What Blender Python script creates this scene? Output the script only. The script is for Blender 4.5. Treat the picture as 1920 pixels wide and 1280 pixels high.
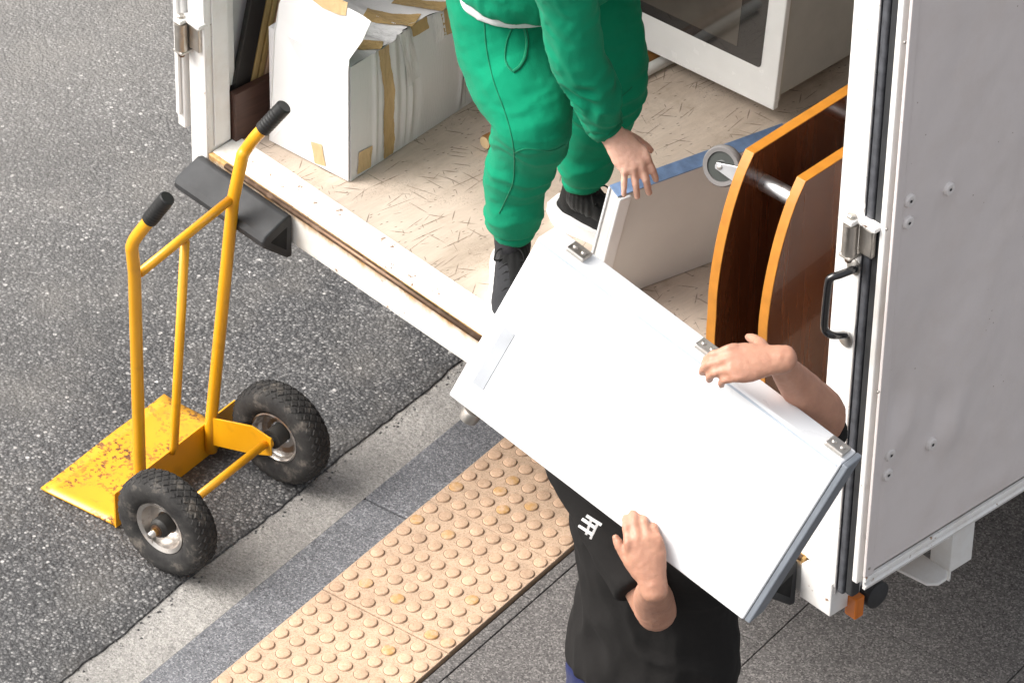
import bpy, bmesh, math, random
import numpy as np
from mathutils import Vector, Matrix, Euler
from mathutils.bvhtree import BVHTree
random.seed(7); rng = np.random.default_rng(7)
SC = bpy.context.scene; COL = SC.collection
for o in list(bpy.data.objects): bpy.data.objects.remove(o)
def rad(a): return math.radians(a)

# ------------------------------------------------------------------ camera
# world: X = across the truck, Y = into the truck, Z up, origin on the pavement under the truck's rear right corner
FPX = 8828.0
CAM = Vector((5.172, -5.857, 7.388))
yaw, pitch, roll = rad(136.64), rad(37.61), rad(-1.24)
_f = Vector((math.cos(yaw)*math.cos(pitch), math.sin(yaw)*math.cos(pitch), -math.sin(pitch)))
_r0 = Vector((math.sin(yaw), -math.cos(yaw), 0)); _d0 = _f.cross(_r0)
CR = _r0*math.cos(roll) + _d0*math.sin(roll); CD = -_r0*math.sin(roll) + _d0*math.cos(roll); CF = _f
cam = bpy.data.cameras.new('camera'); camo = bpy.data.objects.new('camera', cam); COL.objects.link(camo)
m = Matrix((( CR.x, -CD.x, -CF.x, CAM.x), (CR.y, -CD.y, -CF.y, CAM.y), (CR.z, -CD.z, -CF.z, CAM.z), (0, 0, 0, 1)))
camo.matrix_world = m
cam.sensor_width = 36; cam.lens = FPX/1920*36; cam.clip_start = .5; cam.clip_end = 400
SC.camera = camo
# ------------------------------------------------------------------ world and sun (bright soft daylight)
SUN_EL, SUN_AZ = rad(47), math.atan2(-.80, -.66)           # the sun stands to the left of the view
sdir = Vector((math.cos(SUN_AZ)*math.cos(SUN_EL), math.sin(SUN_AZ)*math.cos(SUN_EL), math.sin(SUN_EL)))
W = bpy.data.worlds.new('World'); SC.world = W; W.use_nodes = True
nt = W.node_tree; bg = nt.nodes['Background']
sky = nt.nodes.new('ShaderNodeTexSky'); sky.sky_type = 'NISHITA'; sky.sun_disc = False
sky.sun_elevation = SUN_EL; sky.sun_rotation = math.atan2(sdir.x, sdir.y)
sky.air_density = 1.0; sky.dust_density = 6.0; sky.ozone_density = .4
hs = nt.nodes.new('ShaderNodeHueSaturation'); hs.inputs['Saturation'].default_value = .25
nt.links.new(sky.outputs[0], hs.inputs['Color']); nt.links.new(hs.outputs[0], bg.inputs['Color'])
bg.inputs['Strength'].default_value = .15
sl = bpy.data.lights.new('sun', 'SUN'); sl.energy = 1.5; sl.angle = rad(42); sl.color = (1, .955, .89)
so = bpy.data.objects.new('sun', sl); COL.objects.link(so); so.rotation_euler = (-sdir).to_track_quat('-Z', 'Y').to_euler()
vs = SC.view_settings; vs.view_transform = 'Standard'; vs.look = 'None'; vs.gamma = 1; vs.exposure = .82

# ------------------------------------------------------------------ pixels to places
def ray(x, y): return CR*((x-960)/FPX) + CD*((y-640)/FPX) + CF
def hit(x, y, n, v):
    n = Vector(n); d = ray(x, y); return CAM + d*((v-CAM.dot(n))/d.dot(n))
def onX(x, y, v): return hit(x, y, (1,0,0), v)
def onY(x, y, v): return hit(x, y, (0,1,0), v)
def onZ(x, y, v): return hit(x, y, (0,0,1), v)

# ------------------------------------------------------------------ helpers
class MB:
    def __init__(s): s.v = []; s.f = []
    def add(s, vs, fs):
        o = len(s.v); s.v += [Vector(p) for p in vs]; s.f += [tuple(i+o for i in f) for f in fs]; return s
    def box(s, a, b, ax=None, o=None):
        """corner a to corner b, optionally in frame ax (3 vectors) about origin o"""
        a, b = Vector(a), Vector(b); ps = []
        for k in range(8):
            p = Vector((b.x if k&1 else a.x, b.y if k&2 else a.y, b.z if k&4 else a.z))
            if ax: p = Vector(o or (0,0,0)) + ax[0]*p.x + ax[1]*p.y + ax[2]*p.z
            ps.append(p)
        return s.add(ps, [(0,2,3,1),(4,5,7,6),(0,1,5,4),(2,6,7,3),(0,4,6,2),(1,3,7,5)])
    def prism(s, pts, d):
        """polygon pts (3D, planar) pushed along d"""
        n = len(pts); d = Vector(d); pts = [Vector(p) for p in pts]
        return s.add(pts+[p+d for p in pts], [tuple(reversed(range(n))), tuple(range(n, 2*n))]+[(i,(i+1)%n,n+(i+1)%n,n+i) for i in range(n)])
    def tube(s, path, r, seg=12, cap=True):
        path = [Vector(p) for p in path]; n = len(path)
        rs = r if isinstance(r, (list, tuple)) else [r]*n
        t = [(path[min(i+1,n-1)]-path[max(i-1,0)]).normalized() for i in range(n)]
        up = Vector((0,0,1)) if abs(t[0].z) < .9 else Vector((1,0,0))
        a = (up - t[0]*up.dot(t[0])).normalized(); vs = []
        for i in range(n):
            a = (a - t[i]*a.dot(t[i])).normalized(); b = t[i].cross(a)
            vs += [path[i] + (a*math.cos(2*math.pi*k/seg) + b*math.sin(2*math.pi*k/seg))*rs[i] for k in range(seg)]
        fs = [(i*seg+k, i*seg+(k+1)%seg, (i+1)*seg+(k+1)%seg, (i+1)*seg+k) for i in range(n-1) for k in range(seg)]
        if cap: fs += [tuple(reversed(range(seg))), tuple(range((n-1)*seg, n*seg))]
        return s.add(vs, fs)
    def lathe(s, o, ax, prof, seg=32, close=False):
        """prof: (radius, distance along ax) about origin o"""
        o, ax = Vector(o), Vector(ax).normalized(); up = Vector((0,0,1)) if abs(ax.z) < .9 else Vector((1,0,0))
        a = (up-ax*up.dot(ax)).normalized(); b = ax.cross(a); n = len(prof)
        vs = [o + ax*h + (a*math.cos(2*math.pi*k/seg)+b*math.sin(2*math.pi*k/seg))*r for r, h in prof for k in range(seg)]
        rng_ = range(n) if close else range(n-1)
        fs = [(i*seg+k, i*seg+(k+1)%seg, ((i+1)%n)*seg+(k+1)%seg, ((i+1)%n)*seg+k) for i in rng_ for k in range(seg)]
        if not close: fs += [tuple(reversed(range(seg))), tuple(range((n-1)*seg, n*seg))]
        return s.add(vs, fs)
    def grid(s, fn, nu, nv):
        vs = [fn(i/nu, j/nv) for i in range(nu+1) for j in range(nv+1)]
        return s.add(vs, [(i*(nv+1)+j, (i+1)*(nv+1)+j, (i+1)*(nv+1)+j+1, i*(nv+1)+j+1) for i in range(nu) for j in range(nv)])
def link(o, parent=None):
    COL.objects.link(o)
    if parent is not None:
        o.parent = parent; o.matrix_parent_inverse = Matrix.Translation(-Vector(parent['_base']))
    return o
def tag(o, label=None, cat=None, group=None, kind=None):
    for k, v in (('label', label), ('category', cat), ('group', group), ('kind', kind)):
        if v: o[k] = v
    return o
def recalc(me):
    bm = bmesh.new(); bm.from_mesh(me); bmesh.ops.recalc_face_normals(bm, faces=bm.faces); bm.to_mesh(me); bm.free()
def make(name, mb, mat, parent=None, bevel=0, smooth=False, seg=2, fix=True):
    me = bpy.data.meshes.new(name); me.from_pydata(mb.v, [], mb.f); me.update()
    if fix: recalc(me)
    o = bpy.data.objects.new(name, me); me.materials.append(mat)
    if bevel:
        b = o.modifiers.new('bevel', 'BEVEL'); b.width = bevel; b.segments = seg; b.limit_method = 'ANGLE'; b.angle_limit = rad(40)
    if smooth: me.shade_smooth() if smooth is True else smooth_angle(me, smooth)
    return link(o, parent)
def smooth_angle(me, ang):
    me.shade_smooth(); bm = bmesh.new(); bm.from_mesh(me)
    for e in bm.edges:
        if len(e.link_faces) == 2 and e.calc_face_angle(0) > rad(ang): e.smooth = False
    bm.to_mesh(me); bm.free()
def empty(name, loc, label, cat, group=None):
    o = bpy.data.objects.new(name, None); COL.objects.link(o); o.location = loc; o.empty_display_size = .1
    o['_base'] = tuple(loc); tag(o, label, cat, group); return o
def clone(o, parent, mw):
    c = o.copy(); COL.objects.link(c); c.parent = parent; c.matrix_parent_inverse = Matrix.Identity(4)
    c.matrix_local = mw; return c
def cr(pts, k=6):
    """Catmull-Rom through points (numpy rows)"""
    P = np.array(pts, float); n = len(P); out = []
    for i in range(n-1):
        a, b, c, d = P[max(i-1,0)], P[i], P[i+1], P[min(i+2,n-1)]
        for t in np.linspace(0, 1, k, endpoint=False):
            out.append(.5*((2*b)+(c-a)*t+(2*a-5*b+4*c-d)*t*t+(3*b-a-3*c+d)*t**3))
    out.append(P[-1]); return np.array(out)
# value noise on arrays of points
_H = rng.random((64, 64, 64))
def vnoise(p):
    p = np.asarray(p, float); i = np.floor(p).astype(int); f = p-i; f = f*f*(3-2*f); r = 0
    for dx in (0,1):
        for dy in (0,1):
            for dz in (0,1):
                w = (f[:,0] if dx else 1-f[:,0])*(f[:,1] if dy else 1-f[:,1])*(f[:,2] if dz else 1-f[:,2])
                r = r + w*_H[(i[:,0]+dx)%64, (i[:,1]+dy)%64, (i[:,2]+dz)%64]
    return r*2-1

# ------------------------------------------------------------------ materials
class Mat:
    def __init__(s, name, rough=.6, metal=0, spec=.5, coat=0):
        s.m = bpy.data.materials.new(name); s.m.use_nodes = True; s.t = s.m.node_tree; s.b = s.t.nodes['Principled BSDF']
        s.b.inputs['Roughness'].default_value = rough; s.b.inputs['Metallic'].default_value = metal
        s.b.inputs['Specular IOR Level'].default_value = spec; s.b.inputs['Coat Weight'].default_value = coat
        s.co = s.n('ShaderNodeNewGeometry').outputs['Position']; s.bump_h = None
    def n(s, t, **k):
        nd = s.t.nodes.new(t)
        for a, b in k.items(): setattr(nd, a, b)
        return nd
    def L(s, a, b): s.t.links.new(a, b)
    def val(s, x, sock):
        if hasattr(x, 'is_linked'): s.L(x, sock)
        else: sock.default_value = x
    def map(s, scale=(1,1,1), rot=(0,0,0), loc=(0,0,0)):
        mp = s.n('ShaderNodeMapping'); s.L(s.co, mp.inputs['Vector']); mp.inputs['Scale'].default_value = scale
        mp.inputs['Rotation'].default_value = rot; mp.inputs['Location'].default_value = loc; return mp.outputs[0]
    def noise(s, scale=5, detail=4, rough=.55, v=None, dist=0):
        nd = s.n('ShaderNodeTexNoise'); nd.inputs['Scale'].default_value = scale; nd.inputs['Detail'].default_value = detail
        nd.inputs['Roughness'].default_value = rough; nd.inputs['Distortion'].default_value = dist
        s.L(v if v is not None else s.co, nd.inputs['Vector']); return nd.outputs['Fac']
    def voro(s, scale=50, v=None, feature='F1', out='Distance', rnd=1):
        nd = s.n('ShaderNodeTexVoronoi', feature=feature); nd.inputs['Scale'].default_value = scale; nd.inputs['Randomness'].default_value = rnd
        s.L(v if v is not None else s.co, nd.inputs['Vector']); return nd.outputs[out]
    def ramp(s, x, stops, interp='LINEAR'):
        nd = s.n('ShaderNodeValToRGB'); nd.color_ramp.interpolation = interp; e = nd.color_ramp.elements
        while len(e) < len(stops): e.new(.5)
        for k, (p, c) in enumerate(stops):
            e[k].position = p; e[k].color = (c, c, c, 1) if isinstance(c, (int, float)) else (*c, 1)
        s.L(x, nd.inputs[0]); return nd.outputs[0]
    def mix(s, a, b, f, mode='MIX'):
        nd = s.n('ShaderNodeMix', data_type='RGBA', blend_type=mode)
        for x, i in ((a, 6), (b, 7)):
            if hasattr(x, 'is_linked'): s.L(x, nd.inputs[i])
            else: nd.inputs[i].default_value = (x, x, x, 1) if isinstance(x, (int, float)) else (*x, 1)
        s.val(f, nd.inputs[0]); return nd.outputs[2]
    def math(s, op, a, b=0):
        nd = s.n('ShaderNodeMath', operation=op); s.val(a, nd.inputs[0]); s.val(b, nd.inputs[1]); return nd.outputs[0]
    def bump(s, h, dist=.002, strength=1):
        nd = s.n('ShaderNodeBump'); nd.inputs['Strength'].default_value = strength; nd.inputs['Distance'].default_value = dist
        s.L(h, nd.inputs['Height'])
        if s.bump_h is not None: s.L(s.bump_h, nd.inputs['Normal'])
        s.bump_h = nd.outputs[0]; s.L(s.bump_h, s.b.inputs['Normal'])
    def color(s, c):
        if hasattr(c, 'is_linked'): s.L(c, s.b.inputs['Base Color'])
        else: s.b.inputs['Base Color'].default_value = (*c, 1)
        return s
    def rough(s, r): s.val(r, s.b.inputs['Roughness'])
def simple(name, c, rough=.5, metal=0, var=.12, scale=14, bump=0, bs=200, coat=0, spec=.5):
    q = Mat(name, rough, metal, spec, coat); c = tuple(c)
    q.color(q.mix(tuple(x*(1-var) for x in c), tuple(min(1, x*(1+var)) for x in c), q.ramp(q.noise(scale, 5), [(.3, 0), (.7, 1)])))
    q.rough(q.ramp(q.noise(scale*2.3, 4), [(.3, max(0, rough-.07)), (.7, min(1, rough+.07))]))
    if bump: q.bump(q.noise(bs, 3), bump)
    return q.m
KU = Vector((-.189, .982, 0)).normalized(); KN = Vector((.982, .189, 0)).normalized()     # along the kerb, away from the road
KA = math.atan2(KN.y, KN.x)

def m_asphalt():
    q = Mat('asphalt', .62, spec=.5)
    cell = q.voro(125, out='Color'); bw = q.n('ShaderNodeSeparateColor'); q.L(cell, bw.inputs[0]); dist = q.voro(125)
    stone = q.ramp(bw.outputs[0], [(0, (.055,.054,.055)), (.35, (.10,.098,.098)), (.7, (.16,.156,.154)), (.9, (.23,.225,.22)), (1, (.36,.35,.34))])
    c = q.mix(stone, (.045,.044,.045), q.ramp(dist, [(.38, 0), (.62, .85)]))
    small = q.voro(290, out='Color'); sb = q.n('ShaderNodeSeparateColor'); q.L(small, sb.inputs[0])
    c = q.mix(c, q.ramp(sb.outputs[1], [(0, .5), (.6, 1.0), (1, 1.45)]), .8, 'MULTIPLY')
    cb = q.n('ShaderNodeSeparateColor'); q.L(q.voro(40, out='Color'), cb.inputs[0])
    chip = q.math('MULTIPLY', q.ramp(cb.outputs[0], [(.93, 0), (.94, 1)]), q.ramp(q.voro(40), [(.15, 1), (.26, 0)]))
    c = q.mix(c, (.52,.50,.48), chip)
    c = q.mix(c, q.ramp(q.noise(2.1, 6, .62), [(.32, .74), (.68, 1.2)]), 1, 'MULTIPLY')
    c = q.mix(c, (.20,.185,.165), q.ramp(q.noise(3.5, 5), [(.5, 0), (.75, .4)]))
    # open-sky brightness painted into the colour, paler away from kerb and truck
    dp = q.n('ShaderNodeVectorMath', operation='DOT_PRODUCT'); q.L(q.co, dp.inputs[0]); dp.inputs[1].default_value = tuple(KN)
    lit_ = q.math('ADD', dp.outputs['Value'], q.math('MULTIPLY', q.noise(1.6, 4), .9))
    k = q.n('ShaderNodeMapRange'); q.L(lit_, k.inputs[0]); k.inputs[1].default_value = -1.75; k.inputs[2].default_value = -3.0; k.inputs[3].default_value = 0; k.inputs[4].default_value = 1
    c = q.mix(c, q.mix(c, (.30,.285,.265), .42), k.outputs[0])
    q.color(c); q.bump(q.math('SUBTRACT', 1, dist), .005, .55); q.bump(q.noise(48, 5, .75), .009, .8)
    q.rough(q.ramp(q.noise(90, 3), [(.3, .42), (.7, .72)])); return q.m
def m_speckle(name, dark, mid, light, scale, rough=.7, stain=(.85, 1.1), bump=.0006):
    q = Mat(name, rough); sp = q.n('ShaderNodeSeparateColor'); q.L(q.voro(scale, out='Color'), sp.inputs[0]); n1 = q.mix(sp.outputs[0], q.noise(scale*1.7, 2, .8), .35)
    c = q.ramp(n1, [(.16, dark), (.40, mid), (.58, mid), (.86, light)])
    c = q.mix(c, q.ramp(q.noise(3.1, 6, .62), [(.3, stain[0]), (.7, stain[1])]), 1, 'MULTIPLY')
    c = q.mix(c, q.ramp(q.noise(19, 5, .6), [(.3, .9), (.7, 1.08)]), 1, 'MULTIPLY')
    q.color(c); q.bump(n1, bump); return q.m
def m_dome():
    m_ = m_speckle('worn_buff_dome', (.50,.33,.215), (.60,.405,.27), (.66,.465,.33), 330, .7, (.78, 1.12)); q = Mat.__new__(Mat); q.m = m_; q.t = m_.node_tree; q.b = q.t.nodes['Principled BSDF']; q.co = q.n('ShaderNodeNewGeometry').outputs['Position']; q.bump_h = None
    old = q.b.inputs['Base Color'].links[0].from_socket; r = q.n('ShaderNodeObjectInfo').outputs['Random']
    c = q.mix(old, q.ramp(r, [(0, .84), (.5, 1.0), (1, 1.1)]), .8, 'MULTIPLY')
    c = q.mix(c, (.50,.27,.06), q.math('MULTIPLY', q.ramp(r, [(.90, 0), (.93, .75)]), q.ramp(q.noise(70, 4), [(.4, .2), (.6, 1)]))); q.color(c); return m_
def m_concrete():
    q = Mat('gutter_concrete', .85); n1 = q.noise(330, 3, .75)
    c = q.ramp(n1, [(.25, (.16,.15,.14)), (.42, (.33,.315,.295)), (.6, (.40,.38,.355)), (.75, (.52,.49,.46))])
    pit = q.ramp(q.voro(75), [(.06, 1), (.12, 0)]); pm = q.ramp(q.noise(23, 3), [(.46, 0), (.54, 1)])
    g1 = q.n('ShaderNodeSeparateColor'); q.L(q.voro(210, out='Color'), g1.inputs[0]); c = q.mix(c, q.ramp(g1.outputs[0], [(.0, .62), (.35, .95), (.7, 1.05), (1, 1.3)]), .8, 'MULTIPLY')
    c = q.mix(c, (.07,.065,.06), q.math('MULTIPLY', pit, pm))
    c = q.mix(c, q.ramp(q.noise(4, 6, .65), [(.3, .72), (.7, 1.12)]), 1, 'MULTIPLY')
    q.color(c); q.bump(n1, .002); q.bump(q.noise(45, 5, .7), .008); return q.m
def m_paint(name, base=(.8,.79,.77), rust=.0, dirt=.35, seed=0, rough=.38):
    q = Mat(name, rough, coat=.1); c = base; v = q.map(loc=(seed, seed*1.7, 0))
    d = q.ramp(q.noise(9, 7, .68, v), [(.46, 0), (.72, dirt)])
    c = q.mix(c, tuple(x*y for x, y in zip(base, (.72,.64,.55))), d)
    spk = q.ramp(q.voro(38, v), [(.05, 1), (.08, 0)]); sm = q.ramp(q.noise(7, 3, .5, v), [(.55, 0), (.63, .8)])
    c = q.mix(c, (.20,.13,.08), q.math('MULTIPLY', spk, sm))
    if rust:
        r = q.ramp(q.noise(26, 6, .7, v), [(.66-rust*.2, 0), (.72-rust*.2, 1)])
        c = q.mix(c, q.ramp(q.noise(90, 3, .6, v), [(.3, (.10,.04,.015)), (.7, (.36,.17,.06))]), r); q.bump(r, .0006)
    q.color(c); q.bump(q.noise(60, 3), .0004); return q.m
def m_floor():
    q = Mat('worn_plywood_floor', .55)
    base = q.ramp(q.noise(6, 8, .7, q.map((1, .25, 1))), [(.25, (.40,.32,.25)), (.5, (.56,.46,.375)), (.75, (.66,.565,.475))])
    c = q.mix(base, q.ramp(q.noise(130, 3, .6, q.map((1, .15, 1))), [(.3, .93), (.7, 1.05)]), 1, 'MULTIPLY')
    blot = q.ramp(q.noise(5.5, 8, .78), [(.53, 0), (.72, .55)]); c = q.mix(c, (.27,.19,.12), blot)
    def dashes(rot, loc, sx, sy, thr, keep, col, k, wob=.05):
        m0 = q.n('ShaderNodeMapping'); m0.inputs['Rotation'].default_value = (0, 0, rad(rot)); m0.inputs['Location'].default_value = loc; mp = q.n('ShaderNodeMapping'); mp.inputs['Scale'].default_value = (sx, sy, 1); q.L(m0.outputs[0], mp.inputs['Vector'])
        wn = q.n('ShaderNodeTexNoise'); wn.inputs['Scale'].default_value = 5; q.L(q.co, wn.inputs['Vector'])
        mv = q.n('ShaderNodeVectorMath', operation='MULTIPLY_ADD'); q.L(wn.outputs['Color'], mv.inputs[0]); mv.inputs[1].default_value = (wob, wob, 0); q.L(q.co, mv.inputs[2]); q.L(mv.outputs[0], m0.inputs['Vector'])
        nd = q.n('ShaderNodeTexVoronoi', voronoi_dimensions='2D'); nd.inputs['Scale'].default_value = 1; q.L(mp.outputs[0], nd.inputs['Vector'])
        sc_ = q.n('ShaderNodeSeparateColor'); q.L(nd.outputs['Color'], sc_.inputs[0])
        m_ = q.math('MULTIPLY', q.ramp(nd.outputs['Distance'], [(thr*.55, 1), (thr, 0)]), q.ramp(sc_.outputs[0], [(keep, 0), (keep+.01, k)]))
        return q.math('MULTIPLY', m_, q.ramp(q.noise(60, 3, .7), [(.35, .35), (.5, 1)]))
    for a in ((-20, (13,7,0), 80, 6, .12, .93, (.17,.125,.09), .6, .014), (38, (17,3,0), 90, 8, .12, .94, (.15,.11,.08), .6, .014), (115, (11,19,0), 80, 4, .10, .93, (.16,.12,.085), .6, .014), (4, (3,1,0), 60, 2.2, .13, .70, (.15,.105,.07), .75, .014), (-9, (9,4,0), 90, 4, .16, .80, (.16,.11,.08), .7, .014), (52, (1,8,0), 60, 5, .14, .80, (.13,.09,.06), .75, .014),
              (-38, (5,5,0), 70, 5.5, .14, .82, (.13,.09,.06), .75, .014), (84, (7,2,0), 50, 3.2, .12, .80, (.15,.11,.08), .65, .014), (25, (2,6,0), 90, 9, .12, .88, (.12,.085,.06), .7, .014),
              (-62, (4,3,0), 80, 12, .12, .90, (.12,.085,.06), .7, .014), (8, (6,9,0), 34, .7, .045, .55, (.14,.10,.07), .8, .014), (70, (8,8,0), 30, .8, .045, .66, (.16,.11,.08), .7, .014), (10, (1,1,0), 110, 40, .20, .90, (.10,.07,.05), .8, .014)):
        c = q.mix(c, a[6], dashes(*a[:6], a[6], a[7], a[8]))
    dirt = q.math('MULTIPLY', q.ramp(q.noise(230, 3, .8), [(.54, 0), (.64, .7)]), q.ramp(q.noise(6.5, 5, .7), [(.5, 0), (.66, 1)])); c = q.mix(c, (.16,.11,.075), dirt)
    q.color(c); q.bump(q.noise(200, 3, .6, q.map((1, .1, 1))), .0006); q.bump(q.noise(14, 6), .003, .5); return q.m
def m_yellow(name, chips=.35):
    q = Mat(name, .34, coat=.25)
    c = q.mix((.70,.30,.006), (.82,.40,.010), q.noise(6, 4))
    r = q.ramp(q.noise(85, 5, .65, q.map((1, 1, .45))), [(.70-chips*.17, 0), (.725-chips*.17, 1)])
    r = q.math('MULTIPLY', r, q.ramp(q.noise(7, 4, .6), [(.42, .0), (.56, 1)]))
    c = q.mix(c, q.ramp(q.noise(60, 4), [(.3, (.07,.025,.01)), (.7, (.25,.10,.03))]), r)
    sc = q.ramp(q.noise(40, 4, .6, q.map((1, 1, .12))), [(.70, 0), (.75, .7)]); c = q.mix(c, (.30,.13,.02), sc)
    c = q.mix(c, (.42,.20,.02), q.ramp(q.noise(11, 6, .7), [(.55, 0), (.75, .45)]))
    q.color(c); q.bump(r, -.0008); q.rough(q.ramp(r, [(0, .34), (1, .85)])); return q.m
def m_tyre():
    q = Mat('tyre_rubber', .8, spec=.3)
    c = q.ramp(q.noise(24, 6, .65), [(.3, (.018,.017,.017)), (.55, (.04,.038,.036)), (.72, (.16,.14,.12))])
    q.color(c); q.bump(q.noise(160, 3), .001); return q.m
def m_wood(name, a, b, rough=.25, axis=(40, 40, 2.5), coat=.2):
    q = Mat(name, rough, coat=coat); n = q.noise(1, 6, .65, q.map(axis), .6)
    c = q.ramp(n, [(.3, a), (.7, b)]); q.color(c); q.bump(n, .0004); return q.m
def m_fabric(name, c, var=.12, rough=.92, bs=900, sheen=.15):
    q = Mat(name, rough, spec=.2); n = q.noise(bs, 2, .7)
    q.color(q.mix(tuple(x*(1-var) for x in c), tuple(x*(1+var) for x in c), q.mix(n, q.noise(9, 4), .5)))
    q.b.inputs['Sheen Weight'].default_value = sheen; q.bump(n, .0006); q.bump(q.noise(70, 4), .0016, .6); return q.m
def m_skin(name, c):
    q = Mat(name, .48); q.b.inputs['Subsurface Weight'].default_value = .15; q.b.inputs['Subsurface Radius'].default_value = (.012, .004, .002); q.b.inputs['Subsurface Scale'].default_value = .6
    f = q.ramp(q.noise(32, 5, .6), [(.32, 0), (.7, 1)])
    q.color(q.mix(tuple(x*k for x, k in zip(c, (.88,.80,.78))), tuple(min(1, x*k) for x, k in zip(c, (1.08,1.03,1.0))), f)); q.bump(q.noise(420, 3, .6), .0004); q.bump(q.voro(300), .0002); return q.m
def m_metal(name, c=(.55,.54,.52), rough=.35, dirt=.3):
    q = Mat(name, rough, metal=1)
    k = q.ramp(q.noise(30, 6, .7), [(.5, 0), (.7, dirt)]); q.color(q.mix(c, (.22,.15,.10), k)); q.val(q.math('SUBTRACT', 1, k), q.b.inputs['Metallic'])
    q.rough(q.ramp(k, [(0, rough), (1, .8)])); q.bump(q.noise(150, 3), .0002); return q.m
MT = dict(
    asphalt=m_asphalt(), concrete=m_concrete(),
    granite=m_speckle('dark_granite', (.065,.067,.075), (.145,.147,.158), (.34,.34,.35), 290, stain=(.74, 1.12)),
    paver=m_speckle('grey_granite', (.05,.046,.044), (.118,.110,.106), (.28,.263,.25), 260, stain=(.84, 1.1)),
    tile=m_speckle('buff_tactile_concrete', (.38,.26,.175), (.55,.39,.27), (.62,.455,.33), 380, .8, (.82, 1.1), .0004),
    dome=m_dome(),
    domedirt=simple('dome_base_dirt', (.17,.115,.075), .95, var=.5, scale=60), joint=simple('joint_sand', (.05,.047,.043), .95), white=m_paint('white_truck_paint', rust=.1, dirt=.5),
    white2=m_paint('white_frame_paint', (.82,.81,.79), rust=.0, dirt=.35, seed=5), door=m_paint('dull_white_door_skin', (.72,.665,.65), 0, .18, 9, .42),
    floor=m_floor(), rust=m_metal('rusty_steel', (.20,.13,.09), .5, .9), steel=m_metal('worn_steel', (.56,.53,.49), .38, .45), alu=simple('brushed_aluminium', (.72,.72,.73), .33, 1, .05, 30),
    rubber=simple('black_rubber', (.028,.029,.031), .55, var=.3), seal=simple('grey_rubber_seal', (.075,.078,.088), .5, var=.4, scale=40), black=simple('black_gloss_paint', (.012,.012,.013), .22, coat=.5),
    yellow=m_yellow('yellow_paint', .0), yellowc=m_yellow('chipped_yellow_paint', 1.0), tyre=m_tyre(), grip=simple('black_grip', (.012,.012,.012), .5, var=.3),
    kick=m_wood('dark_brown_board', (.045,.02,.014), (.085,.04,.028), .5, (4, 4, 60), 0), wall=simple('interior_lining', (.52,.52,.52), .6, var=.1),
    orange=simple('orange_lens', (.62,.16,.01), .18, coat=.5), card=None)

# ================================================================== the ground
def kp(u, n, z=0): return KU*u + KN*n + Vector((0,0,z))
KERB0, KERB1, TAC0, TAC1, PAV0 = -1.545, -1.405, -1.402, -1.020, -.985
EDGE = -1.695
def struct(name, mb, mat, parent=None, **k):
    o = make(name, mb, mat, parent, **k)
    if parent is None: o['kind'] = 'structure'; o['_base'] = (0, 0, 0)
    return o
# road: a sheet with a broken edge lying a little over the concrete gutter
b = MB(); us = [-60] + list(np.arange(-3, 4.001, .012)) + [60]; row = []
en = vnoise(np.array([[u*9, 1.5, 2.5] for u in us]))*.011 + vnoise(np.array([[u*45, 7.5, 2.5] for u in us]))*.006 + vnoise(np.array([[u*130, 3.5, 9.5] for u in us]))*.0025
for u, e in zip(us, en): row.append((u, EDGE+e))
vs = []
for u, e in row: vs += [kp(u, e+.006, -.022), kp(u, e, -.006), kp(u, e-.02, -.002), kp(u, -60, -.002)]
fs = [(4*i+k, 4*i+4+k, 4*i+5+k, 4*i+1+k) for i in range(len(row)-1) for k in range(3)]
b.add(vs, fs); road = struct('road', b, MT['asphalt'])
b = MB(); b.add([kp(-60, -1.80, -.014), kp(60, -1.80, -.014), kp(60, KERB0-.002, -.007), kp(-60, KERB0-.002, -.007)], [(0,1,2,3)])
struct('gutter', b, MT['concrete'])
# crumbs of asphalt along the broken edge
b = MB()
for k in range(240):
    u = rng.uniform(-1.2, 1.6); c = kp(u, EDGE + rng.normal(.012, .014), -.010); r = rng.uniform(.0012, .0045)
    q = Matrix.Rotation(rng.uniform(0, 6), 3, 'Z')
    pts = [c + q @ Vector(p)*r for p in ((1.1,0,0), (0,1,0), (-.9,.1,0), (.1,-1.2,0), (.1,.1,1))]
    b.add(pts, [(0,1,4), (1,2,4), (2,3,4), (3,0,4), (3,2,1,0)])
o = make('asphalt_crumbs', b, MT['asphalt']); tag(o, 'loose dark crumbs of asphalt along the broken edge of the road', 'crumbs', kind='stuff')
# kerb stones
kerb = struct('kerb', MB().box((-60, KERB0, -.20), (60, KERB1, -.012), (KU, KN, Vector((0,0,1)))), MT['joint'])
for k in range(-4, 5):
    u0 = .327 + .92*k
    make('kerb_stone', MB().box((u0+.002, KERB0, -.19), (u0+.918, KERB1-.002, rng.uniform(-.001, .001)), (KU, KN, Vector((0,0,1)))), MT['granite'], kerb, bevel=.006, seg=3)
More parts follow.
